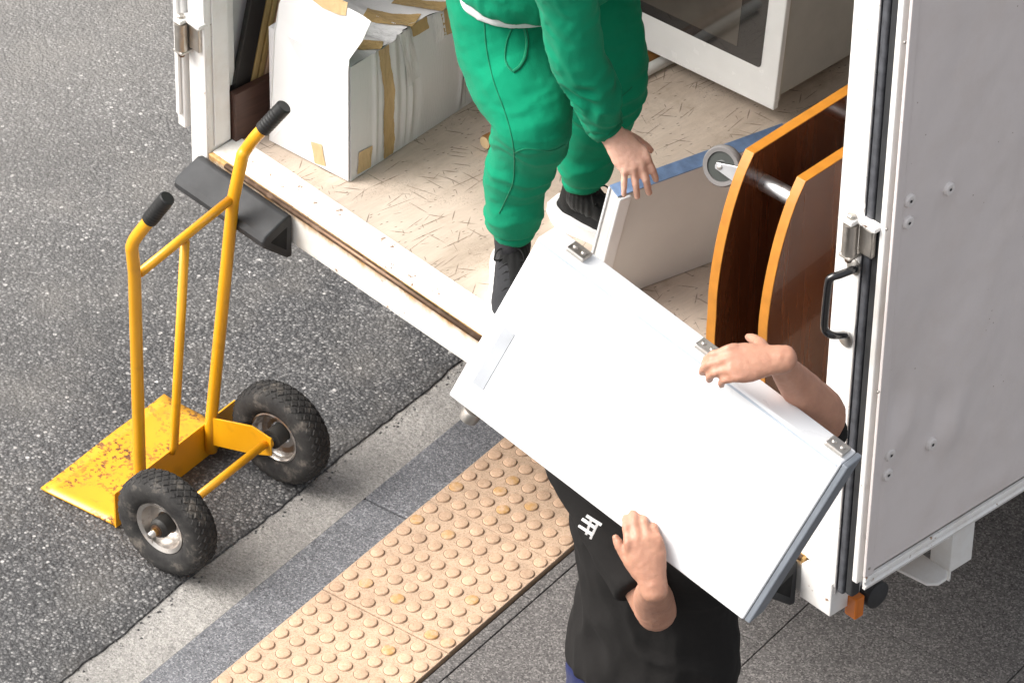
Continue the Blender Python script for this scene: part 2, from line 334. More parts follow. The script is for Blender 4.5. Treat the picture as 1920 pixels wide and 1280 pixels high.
# tactile paving: tiles of 8 x 8 domes
tac = struct('tactile_paving', MB().box((-60, TAC0, -.20), (60, TAC1, -.016), (KU, KN, Vector((0,0,1)))), MT['joint'])
PU, PN = .053, .0479
dme = None; D0 = kp(0, 0); base = onZ(631.4, 1098, .003); du0, dn0 = base.dot(KU), base.dot(KN)
def dome_mesh():
    mb = MB(); mb.lathe((0,0,0), (0,0,1), [(.0178,-.002),(.0176,.0015),(.0160,.0040),(.0128,.0050),(.004,.0053)], 20)
    mb.lathe((0,0,0), (0,0,1), [(.0193,-.001),(.0193,.0003),(.0175,.0003)], 20)
    return mb
dm_obj = None
for t in range(-2, 4):
    u0 = du0 + (t*8-.5)*PU; n0 = dn0 - .5*PN; tz = rng.uniform(-.001, .001)
    tile = make('tactile_tile', MB().box((u0+.0012, n0+.001, -.03), (u0+8*PU-.0012, n0+8*PN-.001, tz), (KU, KN, Vector((0,0,1)))), MT['tile'], tac, bevel=.0015)
    tile['_base'] = (0,0,0)
    if t in (-2, 3):
        mb = MB()
        for i in range(8):
            for j in range(8):
                d = dome_mesh(); off = kp(u0+(i+.5)*PU, n0+(j+.5)*PN, tz); mb.add([p+off for p in d.v], d.f)
        d = make('dome_rows', mb, MT['dome'], tile, smooth=35); d['kind'] = 'stuff'; continue
    for i in range(8):
        for j in range(8):
            p = kp(u0+(i+.5)*PU+rng.normal(0,.0003), n0+(j+.5)*PN+rng.normal(0,.0003), tz)
            mw = Matrix.Translation(p) @ Matrix.Rotation(rng.uniform(0, 6.28), 4, 'Z') @ Matrix.Diagonal((rng.uniform(.96,1.03), rng.uniform(.96,1.03), rng.uniform(.75,1.05), 1))
            if dm_obj is None:
                dm_obj = make('dome', dome_mesh(), MT['dome'], None, smooth=35); dm_obj.data.materials.append(MT['domedirt'])
                for f_ in dm_obj.data.polygons[-42:]: f_.material_index = 1
                dm_obj.parent = tile; dm_obj.matrix_local = mw
            else: clone(dm_obj, tile, mw)
# pavement
pav = struct('pavement', MB().box((-60, TAC1, -.20), (60, 60, -.014), (KU, KN, Vector((0,0,1)))), MT['joint'])
AX = (KU, KN, Vector((0,0,1)))
def paver(u0, u1, n0, n1, name='paver'):
    make(name, MB().box((u0+.0016, n0+.0016, -.04), (u1-.0016, n1-.0016, rng.uniform(-.0008, .0008)), AX), MT['paver'], pav, bevel=.0015)
for k in range(-4, 6): paver(.268+.55*k, .268+.55*(k+1), TAC1+.001, PAV0, 'edge_paver')
for s in range(0, 6):
    n0 = -.985 + .53*s; off = (.473, .69)[s % 2]
    for k in range(-5, 5): paver(off+.55*k, off+.55*(k+1), n0, n0+.53)
b = MB(); b.add([kp(-60, 2.2, -.004), kp(60, 2.2, -.004), kp(60, 60, -.004), kp(-60, 60, -.004)], [(0,1,2,3)])
make('paver_field', b, MT['paver'], pav)['kind'] = 'stuff'

# ================================================================== the truck
F = .766                                   # load floor height
XL, XR = -2.184, .0
MT['boltw'] = simple('white_bolt_cap', (.74,.70,.68), .35, var=.05)
TOPZ = 2.98
truck = empty('moving_truck', (XL/2, 1.9, 0), 'white box truck with its rear doors open and a scratched load floor', 'truck')
T = lambda name, mb, mat, **k: make(name, mb, MT[mat] if isinstance(mat, str) else mat, truck, **k)
# rear frame posts, sill and header
T('corner_post', MB().box((XL, 0, .655), (XL+.062, .072, TOPZ)), 'white', bevel=.004)
T('corner_post', MB().box((-.064, 0, .74), (.008, .072, TOPZ)), 'white2', bevel=.004)
T('corner_block', MB().box((-.092, -.004, .657), (.002, .09, .752)), 'white', bevel=.003)
T('header', MB().box((XL+.064, .002, TOPZ-.14), (-.066, .07, TOPZ-.002)), 'white', bevel=.004)
def m_sill():
    m_ = m_paint('rusty_white_sill', (.80,.78,.73), .05, .5, 3); q = Mat.__new__(Mat); q.m = m_; q.t = m_.node_tree; q.b = q.t.nodes['Principled BSDF']; q.co = q.n('ShaderNodeNewGeometry').outputs['Position']; q.bump_h = None
    old = q.b.inputs['Base Color'].links[0].from_socket; sx = q.n('ShaderNodeSeparateXYZ'); q.L(q.co, sx.inputs[0])
    z = q.math('ADD', sx.outputs[2], q.math('MULTIPLY', q.math('SUBTRACT', q.noise(22, 6, .7, q.map((1, 1, .4))), .5), .055))
    k = q.n('ShaderNodeMapRange'); q.L(z, k.inputs[0]); k.inputs[1].default_value = F-.036; k.inputs[2].default_value = F-.014; k.inputs[3].default_value = 0; k.inputs[4].default_value = .95
    q.color(q.mix(old, q.ramp(q.noise(70, 4), [(.3, (.30,.13,.03)), (.7, (.62,.38,.12))]), k.outputs[0])); return m_
T('rear_sill', MB().box((XL+.064, .002, .662), (-.094, .10, F-.006)), m_sill(), bevel=.003)
T('sill_plate', MB().prism([(XL+.066, .014, F-.004), (-.066, .014, F-.004), (-.066, .094, F+.006), (XL+.066, .094, F+.006)], (0, 0, -.006)), m_paint('scuffed_sill_plate', (.80,.78,.74), .28, .9, 12), bevel=.001)
T('sill_bar', MB().tube([(XL+.13, .003, F-.008), (-1.14, .003, F-.008)], .0075, 10), 'rust', smooth=True)
T('sill_bar', MB().tube([(-1.10, .003, F-.008), (-.10, .003, F-.008)], .0075, 10), 'rust', smooth=True)
T('load_floor', MB().box((XL+.03, .0945, F-.05), (-.03, 3.6, F)), 'floor', bevel=.001)
T('side_wall', MB().box((XL+.002, .074, .69), (XL+.028, 3.6, TOPZ-.002)), 'white')
T('side_wall', MB().box((-.026, .074, .69), (-.002, 3.6, TOPZ-.002)), 'white')
T('front_wall', MB().box((XL+.03, 3.56, F+.001), (-.03, 3.598, TOPZ-.05)), 'wall')
T('roof', MB().box((XL, .074, TOPZ), (.0, 3.6, TOPZ+.03)), 'white', bevel=.004)
T('wall_lining', MB().box((XL+.0285, .0745, F+.142), (XL+.034, 3.55, TOPZ-.05)), 'wall')
T('wall_batten', MB().box((XL+.0345, .0750, F+.143), (XL+.046, .105, TOPZ-.06)), 'white2', bevel=.002)
T('kick_board', MB().box((XL+.060, .0748, F+.0005), (XL+.082, 3.5, F+.141)), 'kick', bevel=.002)
T('kick_board', MB().box((-.05, .0748, F+.0005), (-.0265, 3.5, F+.141)), 'kick', bevel=.002)
bt = T('batten_screw', MB().lathe((XL+.046, .088, F+.40), (1,0,0), [(.004, 0), (.004, .001), (.002, .002)], 10), 'steel')
# inner lip of the left post: a second, slimmer jamb with a groove
T('door_jamb', MB().box((XL+.0625, .022, F+.007), (XL+.068, .070, TOPZ-.15)), 'white2', bevel=.0015)
# left door, folded back along the side
ld = T('rear_door', MB().box((XL-.036, -.010, .80), (XL-.008, 1.02, TOPZ-.03)), 'white2', bevel=.004); ld['label'] = 'left rear door folded back along the side'
ld['_base'] = (0,0,0)
make('door_seal', MB().box((XL-.030, -.020, .84), (XL-.016, -.0105, TOPZ-.05)), MT['white2'], ld, bevel=.003)
def hinge(x, y, z, s=1):
    h = empty('hinge', (0,0,0), None, None); h.parent = truck; h.matrix_parent_inverse = Matrix.Translation(-truck.location)
    del h['_base']; h['_base'] = (0,0,0)
    def part(name, mb, mat, **k):
        o = make(name, mb, MT[mat], None, **k); o.parent = h; return o
    part('barrel', MB().lathe((x, y, z-.045), (0,0,1), [(.0165,0),(.0165,.074),(.0165,.076)], 18), 'steel', smooth=40)
    part('leaf', MB().box((x+.004, y+.004, z+.034), (x+s*.062, y+.030, z+.046)).box((x-.014, y-.014, z+.033), (x+.014, y+.028, z+.045)), 'white', bevel=.003)
    part('leaf', MB().box((x-.017, y-.015, z-.053), (x+.017, y+.028, z-.045)).box((x+s*.012, y+.012, z-.04), (x+s*.05, y+.026, z+.028)), 'steel', bevel=.003)
    part('bolt', MB().lathe((x, y, z+.045), (0,0,1), [(.0105,0),(.0105,.007),(.006,.009)], 6), 'steel', bevel=.001)
    part('nut', MB().lathe((x, y, z-.066), (0,0,1), [(.008,0),(.010,.012)], 6), 'rust', bevel=.001)
hp = onY(1597, 440, -.02); hinge(hp.x, -.024, hp.z)
hp = onY(341, 62, -.02); hinge(hp.x, -.022, hp.z)
# right door, folded back flat along the side: seal, bright edge and the dull panel with its trim
DX = .088; D0z, D1z, DY1 = .792, TOPZ-.03, 1.03
rd = T('rear_door', MB().box((.056, -.004, D0z+.004), (DX-.016, DY1, D1z)), 'white2', bevel=.003); rd['label'] = 'right rear door folded back along the side, dull dented panel outward'
rd['_base'] = (0,0,0)
R_ = lambda name, mb, mat, **k: make(name, mb, MT[mat], rd, **k)
def panel_fn(s, t):
    y = .022+(DY1-.044)*s; z = D0z+.04+(D1z-D0z-.08)*t
    p = np.array([[y*9, z*6, 3.3]]); d = .0032*float(vnoise(p)[0]) + .0013*float(vnoise(p*3.1)[0])
    for cy, cz, r, a in ((.065, 1.27, .035, -.013), (.095, 1.20, .03, .010), (.205, 1.18, .03, -.013), (.235, 1.12, .035, .012), (.05, 1.15, .028, .007), (.15, 1.40, .07, -.007), (.30, 1.30, .08, .006)):
        q = ((y-cy)/r)**2 + ((z-cz)/(r*2.0))**2; d += a*math.exp(-q)
    e = min(s/.02, (1-s)/.02, t/.012, (1-t)/.012, 1)
    return (DX+.0005+d*max(0, e), y, z)
R_('panel', MB().grid(panel_fn, 110, 170), 'door', smooth=True, fix=False)
R_('trim', MB().box((DX-.0036, -.002, D0z+.034), (DX+.005, .0205, D1z-.002)), 'door', bevel=.002)
R_('trim', MB().box((DX-.0036, .0215, D0z+.034), (DX+.003, .0265, D1z-.002)), 'door', bevel=.0015)
R_('trim', MB().prism([(DX-.002, -.002, D0z), (DX+.006, -.002, D0z), (DX+.009, -.002, D0z+.010), (DX+.004, -.002, D0z+.014), (DX+.004, -.002, D0z+.020), (DX+.008, -.002, D0z+.024), (DX+.006, -.002, D0z+.032), (DX-.002, -.002, D0z+.033)], (0, DY1, 0)), 'white', bevel=.001)
R_('trim', MB().box((DX-.0036, DY1-.02, D0z+.034), (DX+.005, DY1-.001, D1z-.002)), 'door', bevel=.002)
R_('rubber_seal', MB().box((.012, -.0, .735), (.0300, .03, D1z)), 'seal', bevel=.005, seg=3)
R_('rubber_seal', MB().box((.0315, .004, .74), (.054, .03, D1z)), 'rubber', bevel=.006, seg=3)
R_('seal_channel', MB().box((.0085, -.003, .73), (.0115, .03, D1z)), 'alu')
for (x, y) in ((1704,375),(1701,416),(1778,353),(1667,851),(1662,888),(1745,831)):
    p = onX(x, y, DX+.001)
    bo = R_('bolt', MB().lathe((DX-.002, p.y, p.z), (1,0,0), [(.0150,0),(.0150,.0075),(.0125,.0105),(.0065,.011),(.0055,.0090)], 22), 'boltw', smooth=40)
    bo['_base'] = (0,0,0)
    make('bolt_socket', MB().lathe((DX+.0085, p.y, p.z), (1,0,0), [(.0035,0),(.0032,.0006)], 8), MT['rubber'], bo)
for (x, y) in ((1697,80),(1663,430),(1647,735),(1630,1065)):
    p = onX(x, y, DX+.005); R_('rivet', MB().lathe((DX+.004, p.y, p.z), (1,0,0), [(.004,0),(.0035,.002),(.001,.003)], 10), 'steel', smooth=40)
# black grab handle on the right post
gp = [onY(1600,505,.0), onY(1600,505,-.035), onY(1575,515,-.07), onY(1560,520,-.085), onY(1553,532,-.09), onY(1546,600,-.09), onY(1547,618,-.085), onY(1560,628,-.075), onY(1583,628,-.03), onY(1585,628,.0)]
gh = T('grab_handle', MB().tube(cr([tuple(p) for p in gp], 5), .0085, 12), 'black', smooth=True); gh['_base'] = (0,0,0)
for (x, y) in ((1602,499),(1586,634)):
    p = onY(x, y, 0); make('handle_foot', MB().lathe((p.x, 0.0, p.z), (0,-1,0), [(.019,0),(.019,.004),(.012,.008)], 16), MT['steel'], gh, smooth=40)
# rubber buffers under the sill
def buffer(x0, x1):
    pr_ = [(-.008,.700),(-.048,.742),(-.060,.742),(-.100,.690),(-.104,.676),(-.098,.664),(-.012,.634),(-.002,.640)]
    pr_ = [(-.004,.752),(-.02,.757),(-.088,.728),(-.097,.715),(-.097,.700),(-.02,.632),(-.004,.63)]
    inn = [(-.018,.728),(-.070,.708),(-.074,.703),(-.022,.655)]
    mb = MB(); n = len(pr_)
    mb.prism([(x0, y, z) for y, z in pr_], (x1-x0, 0, 0))
    o = T('rubber_buffer', mb, 'rubber', bevel=.006, seg=3); o['_base'] = (0,0,0)
    make('buffer_bore', MB().prism([(x1-.02, y, z) for y, z in inn], (.0206, 0, 0)), simple('bore_black', (.006,.006,.006), .9), o, bevel=.003)
buffer(-2.135, -1.80); buffer(-.42, -.10)
# underside: marker lamp, mud rubber, guard bracket, chassis, wheels
p = onX(1600, 1128, .03)
T('marker_lamp', MB().box((-.006, .050, .632), (.028, .078, .690)), 'orange', bevel=.004)
T('mud_rubber', MB().lathe((.0, .118, .668), (1,0,0), [(.033,0),(.033,.03),(.026,.034)], 24), 'rubber', smooth=40)
g = lambda x, y, X: onX(x, y, X)
a = g(1820,1035,.03)
T('guard_bracket', MB().box((-.03, .352, .575), (.032, .358, .80)).box((-.004, .358, .60), (.031, .425, .80)), 'white2', bevel=.003)
T('guard_bracket', MB().prism([(-.22, .24, .602), (.030, .28, .602), (.046, .30, .602), (.046, .325, .602), (.03, .348, .602), (-.22, .348, .602)], (0,0,.008)), 'white2', bevel=.003)
T('floor_bearer', MB().box((XL+.05, .105, .66), (-.10, .16, .71)), 'rubber')
for x in (-1.5, -.72): T('chassis_rail', MB().box((x, .75, .50), (x+.07, 3.9, .655)), 'rubber', bevel=.004)
T('axle', MB().tube([(-1.98, 1.55, .36), (-.22, 1.55, .36)], .05, 12), 'rubber')
def road_wheel(x):
    w = T('rear_wheel', MB().lathe((x, 1.55, .36), (1,0,0), [(.2,-.10),(.34,-.10),(.355,-.08),(.36,0),(.355,.08),(.34,.10),(.2,.10),(.18,.04)], 40, True), 'tyre', smooth=40); w['_base'] = (0,0,0)
    make('wheel_rim', MB().lathe((x, 1.55, .36), (1,0,0), [(.198,-.09),(.17,-.02),(.17,.02),(.198,.09)], 32), MT['steel'], w, smooth=40)
road_wheel(-1.95); road_wheel(-.24)

# ================================================================== the yellow hand truck
ht = empty('hand_truck', kp(.09, -1.9, 0), 'yellow tube hand truck with rusty toe plate and two rubber wheels on the road', 'hand truck')
H = lambda name, mb, mat, **k: make(name, mb, MT[mat], ht, **k)
def hu(x, y, n): return hit(x, y, KN, n)
NB = -1.955
def toe(s, t):
    u = -.135 + (.325+.135)*s; n = NB - .235*t
    z = .007 + .0015*math.sin(s*9+t*3) + (.003 if t > .9 else 0)
    return kp(u + .012*t*(s-.4), n, z)
mb = MB().grid(toe, 14, 8)
o = H('toe_plate', mb, 'yellowc', smooth=True, fix=False); sd = o.modifiers.new('solid', 'SOLIDIFY'); sd.thickness = .005; sd.offset = -1
H('back_plate', MB().box((-.137, NB, .001), (.327, NB+.005, .108), AX), 'yellow', bevel=.001)
uR = [hu(395,800,-1.937)-Vector((0,0,.075)), hu(395,800,-1.937), hu(437,375,-1.89), hu(455,290,-1.88), hu(463,278,-1.875), hu(478,258,-1.853), hu(497,238,-1.832)]
uL = [hu(262,878,-1.937)-Vector((0,0,.075)), hu(262,875,-1.937), hu(252,512,-1.89), hu(247,463,-1.88), hu(253,448,-1.873), hu(268,428,-1.853), hu(284,408,-1.832)]
for P in (uR, uL):
    path = [P[0], P[1], P[2]] + [Vector(q) for q in cr([tuple(p) for p in P[3:]], 6)]
    H('upright', MB().tube(path, .0155, 16), 'yellow', smooth=True)
    d = (P[-1]-P[-2]).normalized(); e = P[-1]
    mb = MB(); pts = []; rs = []
    for k in range(0, 41):
        t = k/40; pts.append(e + d*(-.012+.088*t)); rs.append(.0195 + (.0005*math.sin(t*60) if .15 < t < .8 else 0) - (.003 if k in (0,) else 0))
    pts.append(e+d*.079); rs.append(.0165); mb.tube(pts, rs, 18)
    H('grip', mb, 'grip', smooth=35)
ca, cb = hu(437,370,-1.892), hu(262,512,-1.892)
H('crossbar', MB().tube([ca, cb], .0115, 14), 'yellow', smooth=True)
H('centre_bar', MB().tube([hu(347,452,-1.892), hu(326,835,-1.945), hu(323,850,-1.948)], [.0115,.0115,.006], 14), 'yellow', smooth=True)
AXN, AXZ = -1.757, .139
WU = (-.168, .268); WR = .139
H('axle_tube', MB().tube([kp(-.09, AXN, AXZ+.004), kp(.212, AXN, AXZ+.004)], .0105, 14), 'yellow', smooth=True)
H('axle_rod', MB().tube([kp(-.235, AXN, AXZ), kp(.335, AXN, AXZ)], .0085, 12), 'steel', smooth=True)
for u in (-.085, .205):
    H('axle_bracket', MB().prism([kp(u, -1.94, .050), kp(u, -1.94, .135), kp(u, -1.80, .175), kp(u, AXN+.018, .165), kp(u, AXN+.018, .112), kp(u, -1.80, .088)], KU*.005), 'yellow', bevel=.001)
    H('weld_collar', MB().tube([kp(u+.0025+(.004 if u > 0 else -.004), AXN, AXZ), kp(u+.0025+(.012 if u > 0 else -.012), AXN, AXZ)], .016, 14), 'yellow', smooth=35)
def wheel(u, out):
    o = kp(u, AXN, AXZ); ax = KU*out
    w = empty('wheel', (0,0,0), None, None); w.parent = ht; w.matrix_parent_inverse = Matrix.Translation(-ht.location); w['_base'] = (0,0,0)
    hw = .041; prof = []
    for k in range(28):
        a = 2*math.pi*k/28; c, s = math.cos(a), math.sin(a)
        prof.append((WR-.0385 + .0355*math.copysign(abs(c)**.8, c), hw*math.copysign(abs(s)**.8, s)))
    mb = MB().lathe(o, ax, prof, 56, True)
    up = Vector((0,0,1)); b2 = ax.cross(up)
    for rr, hh, wd in ((.0, .0, .011), (-.0006, .0145, .010), (-.0006, -.0145, .010), (-.0065, .0285, .008), (-.0065, -.0285, .008)):
        nb = 38
        for k in range(nb):
            a = 2*math.pi*(k + (.5 if abs(hh) in (.0145,) else 0))/nb; rad_ = up*math.cos(a)+b2*math.sin(a); tan = -up*math.sin(a)+b2*math.cos(a)
            r0 = WR-.0055+rr; L_ = WR*2*math.pi/nb*.40
            tilt = ax*(1 if abs(hh) < .02 else .8) - rad_*(0 if abs(hh) < .02 else math.copysign(.62, hh))
            q = []
            for lift, sh in ((0, 1), (.0042, .82)):
                for sa, st in ((-1, 0), (0, -1), (1, 0), (0, 1)):
                    q.append(o + ax*hh + rad_*(r0+lift) + tilt*(wd*sa*sh) + tan*(L_*st*sh*1.15))
            mb.add(q, [(4,5,6,7), (0,1,5,4), (1,2,6,5), (2,3,7,6), (3,0,4,7)])
    def part(name, mb, mat, **k):
        q = make(name, mb, MT[mat], None, **k); q.parent = w; return q
    part('tyre', mb, 'tyre', smooth=32)
    part('rim', MB().lathe(o, ax, [(.066,-.030),(.070,-.029),(.062,-.022),(.056,-.006),(.030,.002),(.030,-.002),(.054,-.002),(.058,.010),(.060,.026),(.070,.031),(.072,.027),(.062,.020),(.060,-.02)][::1], 40, True), 'rimsteel', smooth=35)
    part('hub', MB().lathe(o, ax, [(.026,-.038),(.026,.030),(.021,.036),(.020,.040)], 24), 'hub', smooth=35)
    part('washer', MB().lathe(o, ax, [(.016,.040),(.016,.0425),(.009,.043)], 18), 'rust', smooth=35)
    part('nut', MB().lathe(o, ax, [(.0105,.043),(.0105,.052),(.007,.054)], 6), 'brass', bevel=.0008)
    part('cotter_pin', MB().tube([o+ax*.058+Vector((0,0,.016)), o+ax*.058+Vector((0,0,-.026))], .0018, 8), 'steel')
MT['rimsteel'] = m_metal('dirty_chrome_rim', (.60,.57,.54), .28, .75); MT['hub'] = simple('greasy_hub', (.03,.028,.025), .6, var=.4); MT['brass'] = m_metal('rusty_brass', (.45,.27,.10), .45, .5)
wheel(WU[0], -1); wheel(WU[1], 1)

# ================================================================== the taped white carton
def m_card(name, c, rib=0):
    q = Mat(name, .62); n = q.noise(5, 5, .6)
    col = q.mix(tuple(x*.93 for x in c), c, n); col = q.mix(col, tuple(x*y for x, y in zip(c, (.86,.80,.74))), q.ramp(q.noise(13, 6, .7), [(.62, 0), (.8, .35)]))
    q.color(col); q.bump(q.noise(8, 3, .5, q.map((60, 60, 1)) if rib else None), .0012 if rib else .0006); return q.m
def m_tape(name, c):
    q = Mat(name, .22, coat=.6); q.color(q.mix(tuple(x*.8 for x in c), tuple(min(1, x*1.2) for x in c), q.noise(20, 5, .6))); q.bump(q.noise(55, 3, .5, q.map((1, 1, .35))), .005); return q.m
MT['card'] = m_card('white_card', (.80,.79,.78)); MT['cardr'] = m_card('white_card_ribbed', (.74,.72,.72), 1)
MT['tape'] = m_tape('brown_tape', (.46,.31,.13)); MT['tape2'] = m_tape('pale_tape', (.60,.43,.22)); MT['tapec'] = m_tape('clear_tape', (.74,.73,.74))
bo_ = onZ(658, 340, F+.001); ey = Vector((-.125, .99, 0)).normalized(); ex = Vector((-ey.y, ey.x, 0)); ez = Vector((0,0,1))
BW, BL, BH = .262, .68, .330
carton = empty('carton', bo_ + ex*BW/2 + ey*BL/2, 'white cardboard carton patched with brown packing tape, one end flap standing up', 'carton')
def side_d(y):           # folds of the long side: pleats that stand in and out
    d = 0
    for y0, a, wd in ((.085,.004,.006), (.10,-.003,.004), (.155,.006,.010), (.178,-.004,.005), (.190,.003,.004), (.200,-.003,.004), (.212,.004,.005), (.232,-.006,.010), (.33,.002,.03), (.395,.005,.006), (.42,-.004,.01), (.50,.004,.02)):
        d += a*math.exp(-((y-y0)/wd)**2)
    return d
def P_side(y, z, o=0):
    k = min(1, z/.05); pin = .014*math.exp(-((y-.24)/.06)**2)*(max(0, z-.15)/.18)
    bul = .010*math.sin(math.pi*min(1, y/BL))*math.sin(math.pi*z/BH)
    return bo_ + ey*y + ez*z - ex*(o + side_d(y)*k + bul - pin)
def P_top(y, x, o=0):
    sag = -.012*math.sin(math.pi*x/BW)*math.exp(-((y-.30)/.16)**2) + .003*math.sin(y*70)*math.exp(-(x/.2)**2)
    e = P_side(y, BH, 0); t = x/BW; opp = bo_ + ey*y + ez*BH + ex*BW
    p = e*(1-t) + opp*t; return p + ez*(o + sag + .5*side_d(y)*(1-t))
def P_front(x, z, o=0):
    b_ = 0
    return bo_ + ex*x + ez*z - ey*(o + b_)
Bx = lambda name, mb, mat, **k: make(name, mb, MT[mat], carton, **k)
mb = MB()
mb.grid(lambda s, t: P_side(BL*s, BH*t), 170, 16); mb.grid(lambda s, t: P_top(BL*s, BW*t), 170, 12); mb.grid(lambda s, t: P_front(BW*s, BH*t), 20, 20)
mb.add([bo_+ex*BW, bo_+ex*BW+ey*BL, bo_+ex*BW+ey*BL+ez*BH, bo_+ex*BW+ez*BH], [(0,1,2,3)]); mb.add([bo_+ey*BL, bo_+ey*BL+ex*BW, bo_+ey*BL+ex*BW+ez*BH, bo_+ey*BL+ez*BH], [(0,1,2,3)])
mb.add([bo_, bo_+ex*BW, bo_+ex*BW+ey*BL, bo_+ey*BL], [(0,1,2,3)])
Bx('carton_body', mb, 'cardr', smooth=50)
# end panel with the flap standing up from it
Q = [onY(x, y, bo_.y+.0) for x, y in ((648,127),(672,88),(690,44),(645,18),(580,-14),(532,-20),(514,45))]
fr = MB(); fpts = [P_front(.003, .002, .003), P_front(.0005, BH-.004, .003)]
def flap_pt(x, y): 
    p = hit(x, y, ey, bo_.dot(ey)-.004); rise = max(0, p.z-(F+BH)); return p + ey*rise*.10
poly = [P_front(.002, .002, .004), P_front(.001, BH*.98, .004)] + [flap_pt(x, y) for x, y in ((655,112),(676,80),(689,46),(672,34),(645,20),(600,2),(560,-14),(531,-22),(520,10),(515,60))] + [P_front(BW-.001, .002, .004)]
fr.prism(poly, -ey*.003)
Bx('end_flap', fr, 'card', bevel=.0008)
def strip(fn, pts, wd, mat, o=.0022, k=14):
    """tape along a surface: pts in surface coordinates"""
    pts = np.array(pts, float); path = cr(pts, k); mb = MB(); vs = []
    for i, p in enumerate(path):
        d = path[min(i+1, len(path)-1)]-path[max(i-1, 0)]; d = d/np.linalg.norm(d); nrm = np.array([-d[1], d[0]])
        w_ = wd*(1+.03*math.sin(i*.7)+.012*math.sin(i*2.9)); wr = .0008*math.sin(i*2.1)
        for s in (-.5, -.17, .17, .5): q = p+nrm*w_*s; vs.append(fn(q[0], q[1], o + wr*math.cos(s*9)))
    mb.add(vs, [(4*i+j, 4*i+4+j, 4*i+5+j, 4*i+1+j) for i in range(len(path)-1) for j in range(3)])
    Bx('tape_strip', mb, mat, smooth=True, fix=False)
strip(P_side, [(.118,.328),(.122,.27),(.130,.20),(.128,.12),(.132,.05),(.134,.004)], .034, 'tape')
strip(P_top, [(.118,.002),(.085,.05),(.06,.10),(.045,.14)], .036, 'tape')
strip(P_side, [(.045,.008),(.050,.07)], .048, 'tape2'); strip(P_front, [(.092,.010),(.104,.068)], .036, 'tape2', .0085)
strip(P_top, [(.255,.001),(.225,.06),(.20,.13)], .060, 'tape'); strip(P_side, [(.258,.329),(.262,.296)], .048, 'tape')
strip(P_top, [(.345,.001),(.325,.05),(.30,.12)], .044, 'tape'); strip(P_side, [(.345,.329),(.352,.27),(.35,.255)], .044, 'tape')
strip(P_top, [(.17,.002),(.15,.10),(.14,.2)], .06, 'tapec'); strip(P_side, [(.205,.329),(.215,.24),(.22,.18)], .05, 'tapec'); strip(P_side, [(.315,.329),(.32,.25)], .035, 'tapec')
strip(P_side, [(.405,.325),(.41,.2),(.412,.01)], .020, 'tapec'); strip(P_side, [(.475,.01),(.485,.10)], .05, 'tape2'); strip(P_top, [(.44,.002),(.43,.06)], .05, 'tape'); strip(P_side, [(.44,.329),(.445,.30)], .05, 'tape')
fpt = [flap_pt(x, y) for x, y in ((566,-8),(590,-14),(645,10),(643,33),(630,31),(600,18))]
mb = MB(); mb.prism([p-ey*.0035 for p in fpt], -ey*.0008); Bx('tape_strip', mb, 'tape2')

# ================================================================== poles and boards by the left wall
def pole(x, y, length, r, mat, label, name='wooden_pole', dx=0):
    p = onZ(x, y, F+r+.001); d = Vector((dx, 1, 0)).normalized()
    o = make(name, MB().tube([p, p+d*.003, p+d*(length-.003), p+d*length], [r-.002, r, r, r-.002], 18), MT[mat], None, smooth=40); tag(o, label, 'pole'); return o
MT['pole'] = m_wood('varnished_pole', (.20,.085,.02), (.34,.16,.045), .35, (30, 1.5, 30)); MT['polew'] = simple('white_pole', (.74,.73,.70), .45)
MT['polee'] = simple('pale_wood', (.72,.53,.30), .6)
p1 = pole(909, 268, 1.0, .0185, 'pole', 'brown varnished wooden pole lying on the load floor behind the carrier in green')
e = onZ(909, 268, F+.0195); 
o = make('end_cap', MB().lathe(e, (0,-1,0), [(.0165,-.001),(.0160,.0012)], 18), MT['polee'], None); o.parent = p1
pole(930, 278, 1.0, .0150, 'polew', 'thin white pole lying on the load floor beside the brown wooden pole', 'white_pole')
def plank(name, x0, y0, w, th, hgt, lean, mat, label, cat, tilt=0):
    b0 = Vector((x0, y0, F+.145)); up = Vector((-lean, tilt, 1)).normalized(); ay = Vector((0,1,0)); ay = (ay-up*ay.dot(up)).normalized(); an = ay.cross(up)
    o = make(name, MB().box((-th, 0, 0), (0, w, hgt), (an, ay, up), b0), MT[mat], None, bevel=.002); tag(o, label, cat); return o
MT['slat'] = m_wood('yellow_pine_slat', (.42,.29,.11), (.56,.41,.18), .5); MT['dpanel'] = simple('black_panel', (.018,.016,.015), .45); MT['slat2'] = simple('peach_slat', (.62,.42,.27), .6)
# they stand on the floor against the left wall
def leaning(name, x, y, w, x0, th, tx, ty, mat, label, cat):
    # foot against the left wall, head tipped towards the carton; (x, y): a pixel on the near edge
    X = x0+th
    for _ in range(6): p = onX(x, y, X); X = x0+th+tx*(p.z-F)
    d = Vector((tx, ty, 1)).normalized(); ay = (Vector((0,1,0))-d*d.y).normalized(); an = ay.cross(d)
    y0 = p.y - ty*(p.z-F); a = Vector((x0, y0, F+.004+w*ty))
    o = make(name, MB().box((0, 0, 0), (th, w, 1.0), (an, ay, d), a), MT[mat], None, bevel=.0015); tag(o, label, cat)
leaning('dark_panel', 462, 60, .050, -2.1495, .016, .05, .20, 'dpanel', 'black flat panel leaning behind the brown plank by the left wall', 'panel')
leaning('timber_board', 491, 60, .015, -2.1495, .016, .05, .20, 'slat', 'yellowish wooden board leaning next to the black panel', 'board')
leaning('timber_board', 503, 60, .013, -2.1495, .016, .05, .20, 'slat', 'narrow yellowish board leaning between two other boards', 'board')
leaning('timber_board', 514, 60, .02, -2.1495, .016, .05, .20, 'slat2', 'peach coloured board leaning closest to the carton', 'board')

